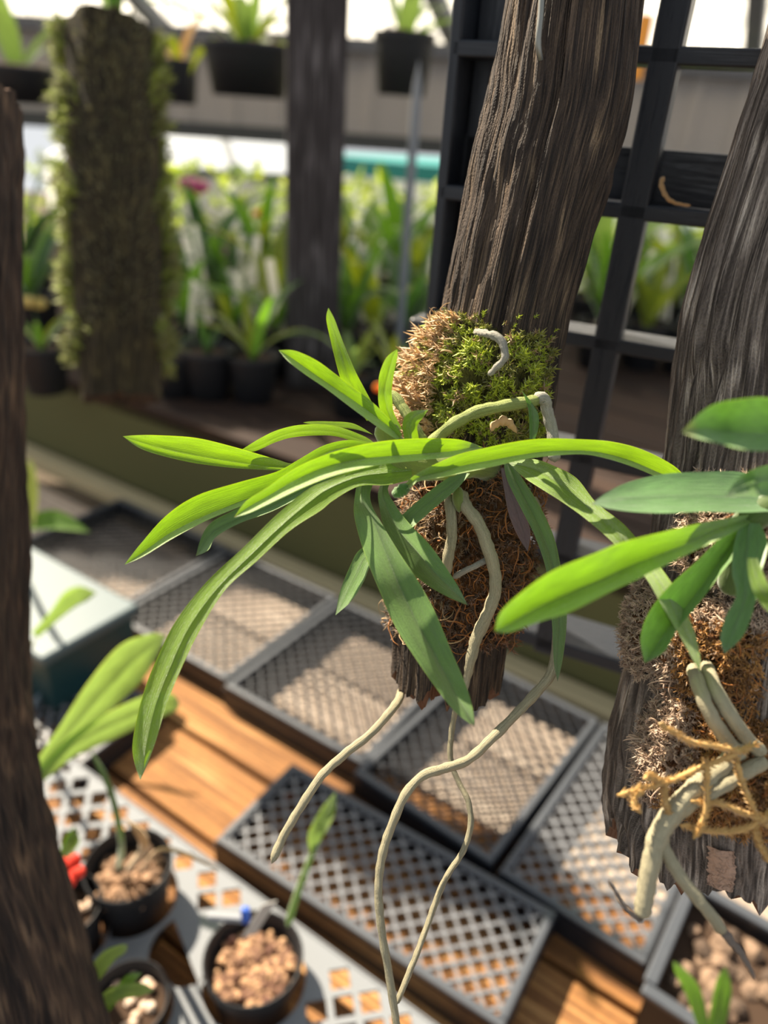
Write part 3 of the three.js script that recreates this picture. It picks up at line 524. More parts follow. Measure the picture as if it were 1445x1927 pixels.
// ---------------------------------------------------------------- black lattice panel
{
  const O = at(1130, 640, 0.40), turn = -Math.atan2(0.389, 0.921);
  const P = thing('lattice_panel', 'black plastic lattice panel with deep ribs hanging behind the middle log', 'panel', O.clone());
  P.rotation.y = turn;
  const put = (name, w, h, d, x, y, z, r = 0.0012) => { const m = part(name, box(w, h, d, 0, 0, 0, r), M.blackPlastic, P); m.position.set(x, y, z); return m; };
  const cell = 0.0672, cellW = 0.0925;
  for (let k = -1; k <= 3; k++) put(k === -1 ? 'side_frame' : 'upright_rib', k === -1 ? 0.006 : 0.0135, 0.40, k === -1 ? 0.034 : 0.018, k === -1 ? -0.0985 : 0.003 + cellW * k, -0.012, k === -1 ? -0.017 : -0.009);
  put('side_flange', 0.021, 0.34, 0.003, -0.085, 0.018, -0.024);
  for (let k = -3; k <= 2; k++) put('cross_rib', 0.40, k === -3 ? 0.010 : 0.0075, k === -3 ? 0.036 : 0.026, 0.1, k * cell * (k < 0 ? 1.0 : 0.99) - 0.002, k === -3 ? -0.018 : -0.013);
  put('solid_strip', 0.40, 0.026, 0.003, 0.1, cell + 0.0125, -0.024, 0.0008);
  put('corner_tab', 0.012, 0.04, 0.02, -0.107, -0.026, -0.012, 0.003);
  const c = thing('dried_root_curl', 'small tan dried root curled on a rib of the black lattice', 'dried root', at(1300, 386, 0.352));
  part('curl', local(tube(pxPath([[1250, 332, 0.352], [1244, 345, 0.352], [1250, 365, 0.352], [1266, 380, 0.352], [1300, 387, 0.352]]), (t) => 0.0013 - 0.0007 * t, { wobble: 0.4 }), c.position), M.fibre, c);
}

// ---------------------------------------------------------------- mesh trays lying upside down on the bench
const K = 0.7 / 0.62;
function clipLine(c, dx, dy, w, h) { // segment of a diagonal line (through c along d) inside [0,w]x[0,h]
  let t0 = -9, t1 = 9;
  for (const [p, d, m] of [[c[0], dx, w], [c[1], dy, h]]) { const a = (0 - p) / d, b = (m - p) / d; t0 = Math.max(t0, Math.min(a, b)); t1 = Math.min(t1, Math.max(a, b)); }
  return t1 - t0 > 0.002 ? [[c[0] + dx * t0, c[1] + dy * t0], [c[0] + dx * t1, c[1] + dy * t1]] : null;
}
function diagonalMesh(w, h, step, bw, bh) { // two sets of diagonal bars over a w x h sheet, centred
  const list = [], q = Math.SQRT1_2;
  for (const s of [1, -1]) for (let k = -Math.ceil((w + h) / step); k <= (w + h) / step; k++) {
    const c = s === 1 ? [k * step, 0] : [k * step, 0], seg = clipLine(c, q, q * s, w, h);
    if (!seg) continue;
    const [[x0, z0], [x1, z1]] = seg, len = Math.hypot(x1 - x0, z1 - z0), g = new THREE.BoxGeometry(len, bh, bw);
    g.rotateY(-Math.atan2(z1 - z0, x1 - x0)); g.translate((x0 + x1) / 2 - w / 2, s * 0.0004, (z0 + z1) / 2 - h / 2); list.push(g);
  }
  return merge(list);
}
function meshTray(label, a0, a1, b0, b1, turn, dark = false, y = TOP, rimMat = M.trayPlastic) {
  const w = (a1 - a0) * K, h = (b1 - b0) * K, c = ab((a0 + a1) / 2 * K, (b0 + b1) / 2 * K, PLANK + 0.001), H = y - PLANK - 0.001;
  const o = thing('mesh_tray', label, 'tray', c, 'upturned black mesh trays on the bench'); o.rotation.y = TURN + turn;
  const rim = 0.009;
  for (const s of [-1, 1]) {
    part('rim', box(w, 0.006, rim, 0, 0, 0, 0.002), rimMat, o).position.set(0, H - 0.002, s * (h / 2 - rim / 2));
    part('rim', box(rim, 0.006, h - 2 * rim, 0, 0, 0, 0.002), rimMat, o).position.set(s * (w / 2 - rim / 2), H - 0.002, 0);
    part('side_wall', box(w + 0.004, H - 0.006, 0.003, 0, 0, 0), M.blackPlastic, o).position.set(0, (H - 0.006) / 2, s * (h / 2 - 0.001));
    part('side_wall', box(0.003, H - 0.006, h, 0, 0, 0), M.blackPlastic, o).position.set(s * (w / 2 - 0.001), (H - 0.006) / 2, 0);
  }
  part('mesh', diagonalMesh(w - 0.012, h - 0.012, 0.0215, dark ? 0.0023 : 0.0031, 0.0018).translate(0, H - 0.004, 0), dark ? M.blackPlastic : M.trayMesh, o, 'stuff');
  return o;
}
meshTray('black mesh tray with the sunlit grid directly below the middle log', -0.517, -0.312, 0.492, 0.725, 0, true);
meshTray('square black mesh tray right of the hanging roots, beside the corner of the batten', -0.305, -0.135, 0.472, 0.725, -0.07, true);
meshTray('black mesh tray left of the sunlit one, under the tip of the long drooping leaf', -0.735, -0.523, 0.50, 0.728, 0, true);
meshTray('farthest black mesh tray, beyond the pale blue lidded box', -1.0, -0.74, 0.50, 0.728, 0.0, true);
meshTray('long low mesh tray crossed by the two longest hanging roots', -0.372, -0.072, 0.335, 0.452, 0.03);
meshTray('mesh tray beneath the right-hand log, its corner over bare planks', -0.128, 0.013, 0.460, 0.715, -0.05);
meshTray('mesh tray in the left background, half hidden behind the thick dark log', -0.72, -0.55, 0.30, 0.42, 0.05);

// pale pot carrier at the lower left: sheet with round holes and coarse grid
const LOW = TOP + 0.012;
const potSpots = [];
{
  const c0 = ab(-0.56 * K, 0.305 * K, LOW), o = thing('pot_carrier', 'pale grey plastic pot carrier with round holes and coarse square grid', 'carrier', c0);
  o.rotation.y = TURN;
  const toLocal = (p) => { const [a, b] = toAB(p); return [a + 0.56 * K, b - 0.305 * K]; }; // x along A, second across, away from the camera
  const W = 0.72, H = -0.42;
  const holes = [[250, 1690, 0.043], [478, 1845, 0.046], [352, 1790, 0.034], [245, 1905, 0.036], [130, 1760, 0.036], [760, 2150, 0.04]].map(([x, y, r]) => [...toLocal(onY(x, y, LOW)), r]);
  holes.forEach(([x, y, r]) => potSpots.push([o.localToWorld ? ab(x - 0.56 * K, y + 0.305 * K, LOW) : null, r]));
  const s = new THREE.Shape([[0, 0], [W, 0], [W, H], [0, H]].map(([x, y]) => new THREE.Vector2(x, y)));
  for (const [x, y, r] of holes) s.holes.push(new THREE.Path().absellipse(x, y, r, r, 0, Math.PI * 2, true, 0));
  const step = 0.0235, q = 0.0088;
  for (let i = -60; i < 60; i++) for (let j = -60; j < 60; j++) {
    const x = (i + j) * step * Math.SQRT1_2, y = (i - j) * step * Math.SQRT1_2;
    if (x < 0.012 || x > W - 0.012 || y > -0.012 || y < H + 0.012) continue;
    if (holes.some(([hx, hy, r]) => Math.hypot(x - hx, y - hy) < r + 0.0135)) continue;
    if (y < -0.135 && x < 0.36) continue;
    const d = q * Math.SQRT2;
    s.holes.push(new THREE.Path([[x - d, y], [x, y + d], [x + d, y], [x, y - d]].map(([a, b]) => new THREE.Vector2(a, b))));
  }
  const g = new THREE.ExtrudeGeometry(s, { depth: 0.003, bevelEnabled: false, curveSegments: 24 }); g.rotateX(-Math.PI / 2);
  part('sheet', g, M.greyTray, o);
  part('edge_lip', box(W, 0.012, 0.004, W / 2, -0.003, 0, 0.001), M.greyTray, o);
  for (const x of [0.02, W - 0.02]) for (const z of [0.02, -H - 0.02]) part('foot', box(0.012, LOW - PLANK, 0.012, 0, 0, 0), M.greyTray, o).position.set(x, -(LOW - PLANK) / 2, z);
}

// ---------------------------------------------------------------- pots
const potGeo = new THREE.LatheGeometry([[0.0, 0], [0.72, 0], [0.74, 0.04], [0.95, 1.62], [1.03, 1.64], [1.05, 1.85], [1.0, 1.86], [0.93, 1.6], [0.9, 1.5]].map(([x, y]) => new THREE.Vector2(x, y)), 40);
const pebble = (() => { const g = new THREE.IcosahedronGeometry(1, 1), p = g.attributes.position; for (let i = 0; i < p.count; i++) { const k = 1 + 0.25 * noise3(p.getX(i) * 1.3, p.getY(i) * 1.3, p.getZ(i) * 1.3); p.setXYZ(i, p.getX(i) * k, p.getY(i) * k * 0.8, p.getZ(i) * k); } g.computeVertexNormals(); return g; })();
M.stone = std({ color: 0xffffff, roughness: 0.9 });
M.soil = std({ color: 0x3d2c1e, roughness: 1 });
function pot(name, label, p, r, group, { stones = 60, tone = [[0.55, 0.36, 0.24], [0.7, 0.58, 0.46]], mat = M.pot, size = 0.13, h = 1 } = {}) {
  const o = thing(name, label, 'pot', p, group);
  const b = part('pot_body', potGeo, mat, o); b.scale.set(r, r * h, r);
  const s = part('soil', new THREE.CylinderGeometry(r * 0.9, r * 0.85, r * 0.2, 28), M.soil, o); s.position.y = r * 1.38 * h;
  if (stones) {
    const spots = [];
    for (let k = 0; k < stones; k++) { const a = rnd() * 6.28, q = Math.sqrt(rnd()) * 0.82 * r; spots.push({ p: V(Math.cos(a) * q, r * (1.48 * h + rr(-0.03, 0.1)), Math.sin(a) * q), dir: V(rr(-1, 1), 1, rr(-1, 1)).normalize(), size: r * rr(size * 0.7, size * 1.3), color: mix(tone[0], tone[1], rnd()) }); }
    sprinkle('potting_stones', o, V(0, 0, 0), pebble, M.stone, spots);
  }
  return o;
}
// strap-leaved plants
function strapGeometry(len, w, bend, twist = 0) {
  return gridGeometry(14, 4, (i, j) => {
    const t = i / 14, s = (j / 4 - 0.5) * 2, a = bend * t * t, r = len, y = r * (t - 0.25 * bend * t * t * t), x = r * 0.5 * bend * t * t + r * 0.18 * t, ww = w * Math.pow(Math.sin(Math.PI * (0.12 + 0.88 * t)), 0.7) * (t > 0.97 ? 0.5 : 1), k = twist * t;
    return { p: V(x + Math.abs(s) * ww * 0.35 * -Math.sin(a) + Math.sin(k) * s * ww, y + Math.abs(s) * ww * 0.35, Math.cos(k) * s * ww), uv: [j / 4, t * 2], c: [1, 1, 1] };
  });
}
const straps = [[1, 0.075, 0.35, 0.3], [1, 0.09, 0.8, -0.2], [1, 0.07, 1.3, 0.4], [1, 0.11, 0.6, 0.1]].map((a) => strapGeometry(...a));
M.strapYellow = leafMat(0xa8b81c); M.strapGreen = leafMat(0x6ea01c); M.strapPale = leafMat(0x9dbf58); M.strapDeep = leafMat(0x4c7a24);
M.strapOrange = leafMat(0xe0a020);
const strapMats = [M.strapYellow, M.strapGreen, M.strapPale, M.strapDeep];
function plant(name, label, p, n, size, { group, mats = strapMats, spread = 1, dirs } = {}) {
  const o = thing(name, label, 'plant', p, group);
  for (let k = 0; k < n; k++) {
    const m = part('leaf', straps[(k + Math.floor(rnd() * 4)) % 4], mats[Math.floor(rnd() * mats.length)], o), s = size * rr(0.7, 1.15);
    m.rotation.set(0, dirs ? dirs[k % dirs.length] : k * 2.4 + rr(-0.4, 0.4), rr(-0.1, 0.25) * -spread); m.scale.set(s * spread, s, s * 1.1);
  }
  return o;
}
{ // the four pots of the carrier and their plants
  const [a, b, c, d, e] = potSpots, drop = -0.06;
  const tops = [];
  const put = ([p, r], name, label, opt, lift) => { const q = p.clone(); q.y = PLANK + lift; const o = pot(name, label, q, r * 0.9, null, opt); tops.push([q, r]); return o; };
  const H = (r) => (LOW - PLANK + 0.012) / (r * 0.9 * 1.86);
  put(a, 'round_pot', 'black round pot with coarse bark and dry stems, left of the blue-tagged pot', { stones: 70, tone: [[0.12, 0.07, 0.04], [0.4, 0.24, 0.14]], size: 0.14, h: H(a[1]) * 1.6 }, 0.002);
  const gp = put(b, 'gravel_pot', 'black round pot full of pink and cream gravel at the bottom left', { stones: 230, tone: [[0.09, 0.035, 0.025], [0.5, 0.3, 0.16]], size: 0.1, h: H(b[1]) * 1.35 }, 0.002);
  put(d, 'small_pot', 'small black pot with bright green leaves at the bottom edge beside the dark log', { stones: 20, h: H(d[1]) * 1.1 }, 0.002);
  put(e, 'side_pot', 'black pot with a red bloom tucked against the dark log', { stones: 20, h: H(e[1]) * 1.5 }, 0.002);
  const ya = PLANK + 0.1, top = (x, y, yy) => onY(x, y, yy);
  // dry stems in the first pot
  const dp = thing('dry_stem_plant', 'withered tan stems and one thin green shoot in the left pot', 'plant', V(a[0].x, PLANK + 0.1, a[0].z));
  const dry = (list, r, mat) => part('stem', local(tube(list, r, { sides: 6 }), dp.position), mat, dp);
  dry([V(a[0].x, PLANK + 0.09, a[0].z), at(265, 1570, 0.56), at(235, 1540, 0.56)], 0.004, M.fibre);
  dry([V(a[0].x + 0.01, PLANK + 0.09, a[0].z), at(330, 1600, 0.57), at(420, 1640, 0.57)], 0.0016, M.fibre);
  dry([V(a[0].x - 0.01, PLANK + 0.09, a[0].z), at(225, 1560, 0.58), at(205, 1480, 0.58), at(170, 1410, 0.58)], 0.0026, leafMat(0x8aa860, { vertexColors: false }));
  // tag, blue clip and shoot in the gravel pot
  const tagBase = at(478, 1745, 0.60), lt = thing('plant_label', 'grey-white plastic plant label standing in the gravel pot', 'plant label', tagBase);
  const lab = part('stake', box(0.013, 0.05, 0.0012, 0, 0.012, 0, 0.0005), std({ color: 0xb8b4ae, roughness: 0.6 }), lt); lt.rotation.set(0.25, 0.5, -0.42);
  const cb = at(462, 1722, 0.60), cl = thing('blue_clip', 'small blue clip beside the plant label in the gravel pot', 'clip', cb);
  part('jaw', box(0.007, 0.017, 0.006, 0, 0, 0, 0.002), std({ color: 0x1f55b8, roughness: 0.4 }), cl); part('arm', box(0.03, 0.006, 0.006, -0.016, -0.005, 0, 0.002), std({ color: 0x85898f, roughness: 0.6 }), cl);
  const sh = thing('thin_shoot', 'slender blurred green shoot rising from the gravel pot', 'shoot', at(540, 1745, 0.6));
  part('stalk', local(tube([at(540, 1745, 0.6), at(560, 1680, 0.59), at(590, 1600, 0.58), at(622, 1520, 0.57), at(632, 1490, 0.57)], (t) => 0.0035 - 0.002 * t, { sides: 6 }), sh.position), leafMat(0x8fb04c, { vertexColors: false }), sh);
  part('leaf', local(leaf([[585, 1610, 588, 1605, 592, 1600], [580, 1570, 594, 1572, 608, 1575], [606, 1520, 618, 1524, 630, 1530], [632, 1490]], [0.58, 0.57, 0.57], 0.2, -0.4), sh.position), M.strapPale, sh);
  // small bright leaves and red bloom
  const sl = thing('stubby_plant', 'stubby bright green leaves poking out beside the dark log at bottom left', 'plant', at(175, 1850, 0.455));
  part('leaf', local(leaf([[150, 1850, 160, 1860, 170, 1870], [190, 1795, 200, 1805, 212, 1812], [225, 1778, 230, 1785, 236, 1792], [240, 1778]], [0.455, 0.45], 0.3, -0.5), sl.position), M.strapPale, sl);
  part('leaf', local(leaf([[160, 1900, 165, 1912, 170, 1922], [210, 1858, 215, 1872, 220, 1885], [265, 1850, 266, 1862, 268, 1874], [290, 1864]], [0.455, 0.445], 0.3, -0.5), sl.position), M.strapPale, sl);
  part('leaf', local(leaf([[190, 1900, 195, 1905, 200, 1910], [235, 1838, 242, 1845, 250, 1852], [268, 1830]], [0.46, 0.45], 0.3, -0.5), sl.position), M.strapGreen, sl);
  const bl = thing('red_bloom', 'small red-orange bloom peeping out beside the dark log', 'flower', at(132, 1640, 0.56));
  for (let k = 0; k < 5; k++) { const m = part('petal', new THREE.SphereGeometry(0.008, 12, 8).scale(1, 0.5, 0.7).translate(0.006, 0, 0), phys({ color: 0xe8381a, roughness: 0.8, transmission: 0.3 }), bl); m.rotation.set(0.6, k * 1.256, 0.4); }
  part('leaf', local(leaf([[110, 1620, 120, 1615, 130, 1610], [120, 1580, 134, 1582, 150, 1584], [140, 1555]], [0.57, 0.57], 0.2, -0.3), bl.position), M.strapGreen, bl);
}
{ // blurred broad leaves at the left, in a pot hidden behind the dark log
  const p = onY(30, 1560, PLANK); p.y = PLANK;
  const pb = at(60, 1460, 0.62);
  const o = thing('broad_leaf_plant', 'blurred pale green broad leaves reaching right from behind the dark log', 'plant', pb);
  part('leaf', local(leaf([[62, 1440, 72, 1450, 84, 1455], [110, 1370, 125, 1385, 140, 1398], [165, 1285, 190, 1310, 215, 1330], [225, 1215, 250, 1245, 268, 1280], [285, 1192, 295, 1208, 300, 1228], [312, 1196]], [0.62, 0.59, 0.56], -0.4, 0.3), pb), M.strapPale, o);
  part('leaf', local(leaf([[65, 1455, 72, 1465, 80, 1472], [120, 1395, 128, 1412, 140, 1425], [195, 1345, 205, 1368, 220, 1388], [270, 1310, 280, 1335, 290, 1355], [322, 1305, 326, 1325, 328, 1340], [338, 1325]], [0.62, 0.605, 0.59], -0.5, 0.3), pb), M.strapPale, o);
  part('stem', local(tube([at(90, 1440, 0.62), at(62, 1480, 0.63), V(pb.x - 0.005, PLANK + 0.05, pb.z), V(pb.x - 0.005, PLANK, pb.z)], 0.005, {}), pb), leafMat(0x8aa850, { vertexColors: false }), o);
  const p2 = at(75, 1180, 0.75), o2 = thing('spoon_leaf_plant', 'single spoon-shaped green leaf in front of the pale blue lid', 'plant', p2);
  part('leaf', local(leaf([[60, 1190, 66, 1196, 72, 1200], [95, 1150, 104, 1158, 112, 1165], [120, 1115, 135, 1130, 145, 1140], [150, 1103, 160, 1116, 165, 1130], [182, 1115]], [0.76, 0.745, 0.73], -0.5, 0.3), p2), M.strapPale, o2);
  part('stem', local(tube([at(66, 1196, 0.76), at(50, 1240, 0.77), onY(30, 1300, TOP)], 0.003, {}), p2), M.rootGreen, o2);
  const p3 = at(60, 990, 0.95), o3 = thing('trailing_leaf_plant', 'yellow-green leaves between the dark log and the far mesh tray', 'plant', p3);
  part('leaf', local(leaf([[40, 985, 45, 992, 50, 998], [85, 960, 90, 978, 95, 995], [130, 970, 132, 984, 134, 998], [170, 1002]], [0.95, 0.94], 0.2, -0.4), p3), M.strapGreen, o3);
  part('leaf', local(leaf([[45, 990, 55, 992, 65, 990], [45, 930, 60, 930, 72, 930], [50, 880, 58, 880, 66, 882], [56, 862]], [0.95, 0.96], 0.2, -0.4), p3), M.strapYellow, o3);
  part('stem', local(tube([at(48, 995, 0.95), at(45, 1040, 0.95), onY(40, 1085, TOP)], 0.004, {}), p3), M.rootGreen, o3);
}
{ // lidded box
  const yT = PLANK + 0.125, c1 = toAB(onY(262, 1137, yT)), c2 = toAB(onY(70, 1235, yT)), w = 0.34, d = c1[1] - c2[1];
  const c = ab(c1[0] - w / 2, c1[1] - d / 2, PLANK), o = thing('lidded_box', 'teal plastic box with a pale blue lid half behind the dark log', 'box', c); o.rotation.y = TURN;
  const tub = part('tub', box(w - 0.012, 0.112, d - 0.012, 0, 0.057, 0, 0.006), std({ color: 0x123a3e, roughness: 0.5 }), o);
  part('lid', box(w, 0.016, d, 0, 0.117, 0, 0.005), std({ color: 0x4a5c61, roughness: 0.5 }), o);
  part('handle', tube([V(w / 2 - 0.02, 0.06, d / 2), V(w / 2 - 0.03, 0.035, d / 2 + 0.012), V(w / 2 - 0.1, 0.035, d / 2 + 0.012), V(w / 2 - 0.11, 0.06, d / 2)], 0.004, {}), std({ color: 0x5c6b74, roughness: 0.5 }), tub);
}
{ // square pot lower right
  const c = ab(0.075 * K, 0.47 * K, PLANK), o = thing('square_pot', 'square black pot with a grey rim and bark below the right-hand log', 'pot', c); o.rotation.y = TURN - 0.05;
  const w = 0.13, h = 0.075;
  for (const s of [-1, 1]) {
    part('side', box(w, h, 0.004, 0, h / 2, s * w / 2), M.pot, o); part('side', box(0.004, h, w, s * w / 2, h / 2, 0), M.pot, o);
    part('rim', box(w + 0.012, 0.006, 0.012, 0, h, s * (w / 2 + 0.002), 0.002), M.trayPlastic, o); part('rim', box(0.012, 0.006, w - 0.01, s * (w / 2 + 0.002), h, 0, 0.002), M.trayPlastic, o);
  }
  part('soil', box(w - 0.006, 0.01, w - 0.006, 0, h * 0.7, 0), M.soil, o);
  const spots = []; for (let k = 0; k < 60; k++) spots.push({ p: V(rr(-0.055, 0.055), h * 0.72 + rr(0, 0.008), rr(-0.055, 0.055)), dir: V(rr(-1, 1), 1, rr(-1, 1)).normalize(), size: rr(0.006, 0.011), color: mix([0.07, 0.045, 0.03], [0.26, 0.17, 0.11], rnd()) });
  sprinkle('bark_chips', o, V(0, 0, 0), pebble, M.stone, spots);
  const sb = at(1330, 1930, 0.56), sp = thing('leafy_sprout', 'blurred green sprout at the bottom right corner', 'plant', sb);
  part('leaf', local(leaf([[1315, 1940, 1325, 1940, 1335, 1935], [1290, 1870, 1305, 1866, 1318, 1862], [1270, 1830, 1280, 1826, 1288, 1824], [1266, 1808]], [0.56, 0.55], 0.3, -0.4), sb), M.strapGreen, sp);
  part('leaf', local(leaf([[1330, 1945, 1345, 1945, 1360, 1945], [1340, 1880, 1358, 1880, 1376, 1878], [1350, 1840, 1362, 1842, 1374, 1845], [1366, 1818]], [0.56, 0.55], 0.3, -0.4), sb), M.strapGreen, sp);
  part('stem', local(tube([at(1335, 1930, 0.56), at(1340, 2000, 0.57), onY(1345, 2060, PLANK)], 0.005, {}), sb), M.rootGreen, sp);
}

// ---------------------------------------------------------------- the blurred background
{ // mossy hanging log
  const s = logShape([[205, 62, 0.92, 80], [212, 220, 0.92, 82], [220, 420, 0.92, 82], [226, 600, 0.92, 78], [230, 752, 0.92, 72]], { o: 91, groove: 0.06, fine: 0.02 }), b = s.build(120, 60);
  const o = thing('mossy_log', 'tall moss-fringed upright log in the left background', 'log', s.base);
  part('bark', local(b.body, s.base), std({ map: bark2.map, color: 0x87825a, roughness: 1, bumpMap: bark2.bump, bumpScale: 0.004 }), o);
  part('cut_end', local(b.bottom, s.base), M.logLeft, o); part('cut_end', local(b.top, s.base), M.logLeft, o);
  const spots = [];
  for (let k = 0; k < 3800; k++) {
    const t = rnd() * 0.9, side = rnd() < 0.5 ? 1 : -1, th = side * (0.7 + 1.8 * Math.sqrt(rnd())); if (noise2(t * 5 + side * 7, th * 0.8) < -0.25 + t * 0.35) continue;
    spots.push({ p: s.surf(th, t, -0.002), dir: s.out(th, t).add(V(rr(-0.4, 0.4), rr(-0.2, 0.8), rr(-0.4, 0.4))).normalize(), size: rr(0.008, 0.036) * (0.45 + 0.6 * Math.abs(noise2(t * 4, side))), fat: 0.8, color: mix([0.2, 0.2, 0.05], [0.4, 0.48, 0.05], rnd()) });
  }
  for (let k = 0; k < 700; k++) { const t = rnd() * 0.8, th = rr(-0.9, 0.9); spots.push({ p: s.surf(th, t, -0.002), dir: s.out(th, t).add(V(0, 0.5, 0)).normalize(), size: rr(0.004, 0.012), fat: 0.5, color: mix([0.16, 0.15, 0.07], [0.34, 0.32, 0.12], rnd()) }); }
  sprinkle('moss_fringe', o, s.base, sprig, M.moss, spots);
  part('hanging_wire', local(tube([s.surf(0, 0, -0.02), at(200, -200, 0.92), at(196, -500, 0.92)], 0.0015, {}), s.base), M.wire, o);
  const tp = at(215, 55, 0.92);
  plant('tree_top_plant', 'blurred pale leaves sprouting from the top of the mossy log', tp, 7, 0.11, { mats: [M.strapPale, M.strapGreen] });
}
{ // dark post standing on the display bench
  const f = onY(585, 720, BACK), base = f.clone(), top = f.clone(); top.y = 2.6;
  const g = box(0.105, 1.66, 0.09, 0, 0.83, 0, 0.006), uv = g.attributes.uv, p = g.attributes.position;
  for (let i = 0; i < uv.count; i++) uv.setXY(i, (p.getX(i) + p.getZ(i)) * 4, p.getY(i) * 2);
  const o = thing('wooden_post', 'dark square wooden post standing on the back bench', 'post', base);
  part('post_body', g, std({ map: bark2.map, roughness: 0.9, color: 0x9aa0b0 }), o); o.rotation.y = 0.15;
  const r = onY(745, 720, BACK), w = thing('hanging_rod', 'thin grey upright rod between the post and the black lattice', 'rod', r);
  part('rod', tube([V(0, 0, 0), V(0, 0.3, 0), V(0, 0.6, 0)], 0.009, {}), std({ color: 0x7d8288, roughness: 0.5 }), w);
}
// potted plants on the display bench
{
  const small = new THREE.LatheGeometry([[0, 0], [0.72, 0], [0.95, 1.6], [1.03, 1.62], [1.05, 1.85], [0.95, 1.85], [0.9, 1.5], [0, 1.5]].map(([x, y]) => new THREE.Vector2(x, y)), 24);
  const soilDisc = new THREE.CylinderGeometry(0.9, 0.88, 0.1, 20).translate(0, 1.58, 0);
  const rows = [
    // px, py of the foot on the bench, pot radius, leaf count, leaf length, look
    [90, 735, 0.05, 6, 0.12, 0], [330, 742, 0.045, 5, 0.08, 1], [395, 745, 0.052, 6, 0.13, 3], [478, 752, 0.05, 7, 0.24, 0], [660, 780, 0.045, 7, 0.14, 2], [735, 780, 0.042, 6, 0.15, 0],
    [70, 650, 0.06, 8, 0.28, 1], [355, 690, 0.055, 7, 0.24, 1], [440, 690, 0.05, 7, 0.24, 0], [520, 700, 0.055, 7, 0.26, 0], [650, 700, 0.055, 8, 0.28, 1], [700, 690, 0.05, 8, 0.3, 2], [760, 700, 0.055, 8, 0.28, 3],
    [350, 640, 0.06, 8, 0.3, 3], [430, 640, 0.06, 8, 0.3, 1], [520, 645, 0.06, 8, 0.28, 2], [680, 640, 0.06, 9, 0.36, 1], [760, 640, 0.06, 9, 0.34, 0], [1120, 690, 0.06, 9, 0.34, 1], [1200, 690, 0.06, 9, 0.36, 0], [1280, 700, 0.06, 9, 0.34, 1],
    [60, 600, 0.065, 9, 0.34, 1], [400, 605, 0.065, 9, 0.34, 3], [490, 605, 0.065, 9, 0.36, 0], [670, 605, 0.065, 9, 0.38, 2], [750, 610, 0.065, 9, 0.38, 1], [1100, 640, 0.065, 10, 0.4, 2], [1180, 640, 0.065, 10, 0.42, 1], [1260, 650, 0.065, 10, 0.42, 0], [1330, 650, 0.065, 10, 0.4, 1],
  ];
  const looks = [[M.strapYellow, M.strapGreen], [M.strapGreen, M.strapDeep], [M.strapPale, M.strapYellow], [M.strapDeep]];
  const words = ['yellow-green', 'mid-green', 'pale green', 'dark green'];
  rows.forEach(([x, y, r, n, L, k]) => {
    const p = onY(x, y, BACK), where = x < 140 ? 'beside the dark log' : x < 345 ? 'under the mossy log' : x < 410 ? 'close to the mossy log' : x < 470 ? 'midway from mossy log to post' : x < 600 ? 'close left of the post' : x < 675 ? 'close right of the post' : x < 730 ? 'midway from post to lattice' : x < 900 ? 'close to the lattice edge' : x < 1150 ? 'behind the left lattice column' : x < 1240 ? 'behind the middle lattice column' : 'behind the right lattice column', row = y > 725 ? 'in the front row' : y > 660 ? 'in the second row' : 'in the back rows';
    const o = thing('potted_plant', `${words[k]} strap-leaved plant in black pot ${row}, ${where}`, 'plant', p, `${words[k]} plants ${where}`);
    const pt = part('pot', small, M.pot, o); pt.scale.setScalar(r); part('soil', soilDisc, M.soil, pt);
    for (let q = 0; q < n; q++) {
      const m = part('leaf', straps[Math.floor(rnd() * 4)], looks[k][Math.floor(rnd() * looks[k].length)], o), s = L * rr(0.5, 0.95);
      m.position.y = r * 1.5; m.rotation.set(0, q * 2.4 + rr(-0.5, 0.5), rr(-0.35, 0.05)); m.scale.set(s, s, s * 0.85);
    }
  });
  // white and coloured labels, flowers
  const white = phys({ color: 0xf8f6f0, roughness: 0.95, transmission: 0.75 });
  for (let k = 0; k < 70; k++) {
    const left = k < 44, x = left ? rr(330, 830) : rr(1080, 1380), y = left ? rr(590, 700) : rr(610, 690), p = onY(x, y, BACK);
    const h = rr(0.16, 0.30), m = thing('pot_label', 'small white upright pot label among the plants of the back bench', 'plant label', p, 'white pot labels on the back bench');
    const q = part('stake', box(0.017, h, 0.0015, 0, h / 2, 0), white, m); m.rotation.set(rr(-0.3, 0.3), rr(-0.8, 0.8), rr(-0.3, 0.3));
  }
  const blob = (px, py, d, r, col, name, label) => { const p = at(px, py, d), o = thing(name, label, 'flower', p); for (let k = 0; k < 5; k++) { const m = part('petal', new THREE.SphereGeometry(r * 0.6, 10, 8).scale(1, 0.45, 0.7).translate(r * 0.5, 0, 0), phys({ color: col, roughness: 0.85, transmission: 0.4 }), o); m.rotation.set(1.2, 0, k * 1.256, 'XYZ'); } part('flower_stalk', tube([V(0, 0, 0), V(0.01, -0.1, 0), V(0, BACK - p.y, 0)], 0.002, {}), M.strapDeep, o); };
  blob(488, 402, 2.2, 0.018, 0xff7a2c, 'orange_flower', 'round orange flower dot left of the dark post');
  blob(365, 350, 2.3, 0.045, 0xd870a0, 'pink_flower', 'blurred pink flower beside the mossy log');
  blob(720, 730, 1.25, 0.016, 0xffa81c, 'amber_flower', 'orange-yellow flower behind the short upright orchid leaf');
  blob(60, 570, 1.6, 0.03, 0xe8d27a, 'cream_flower', 'cream-yellow flower beside the thick dark log');
}
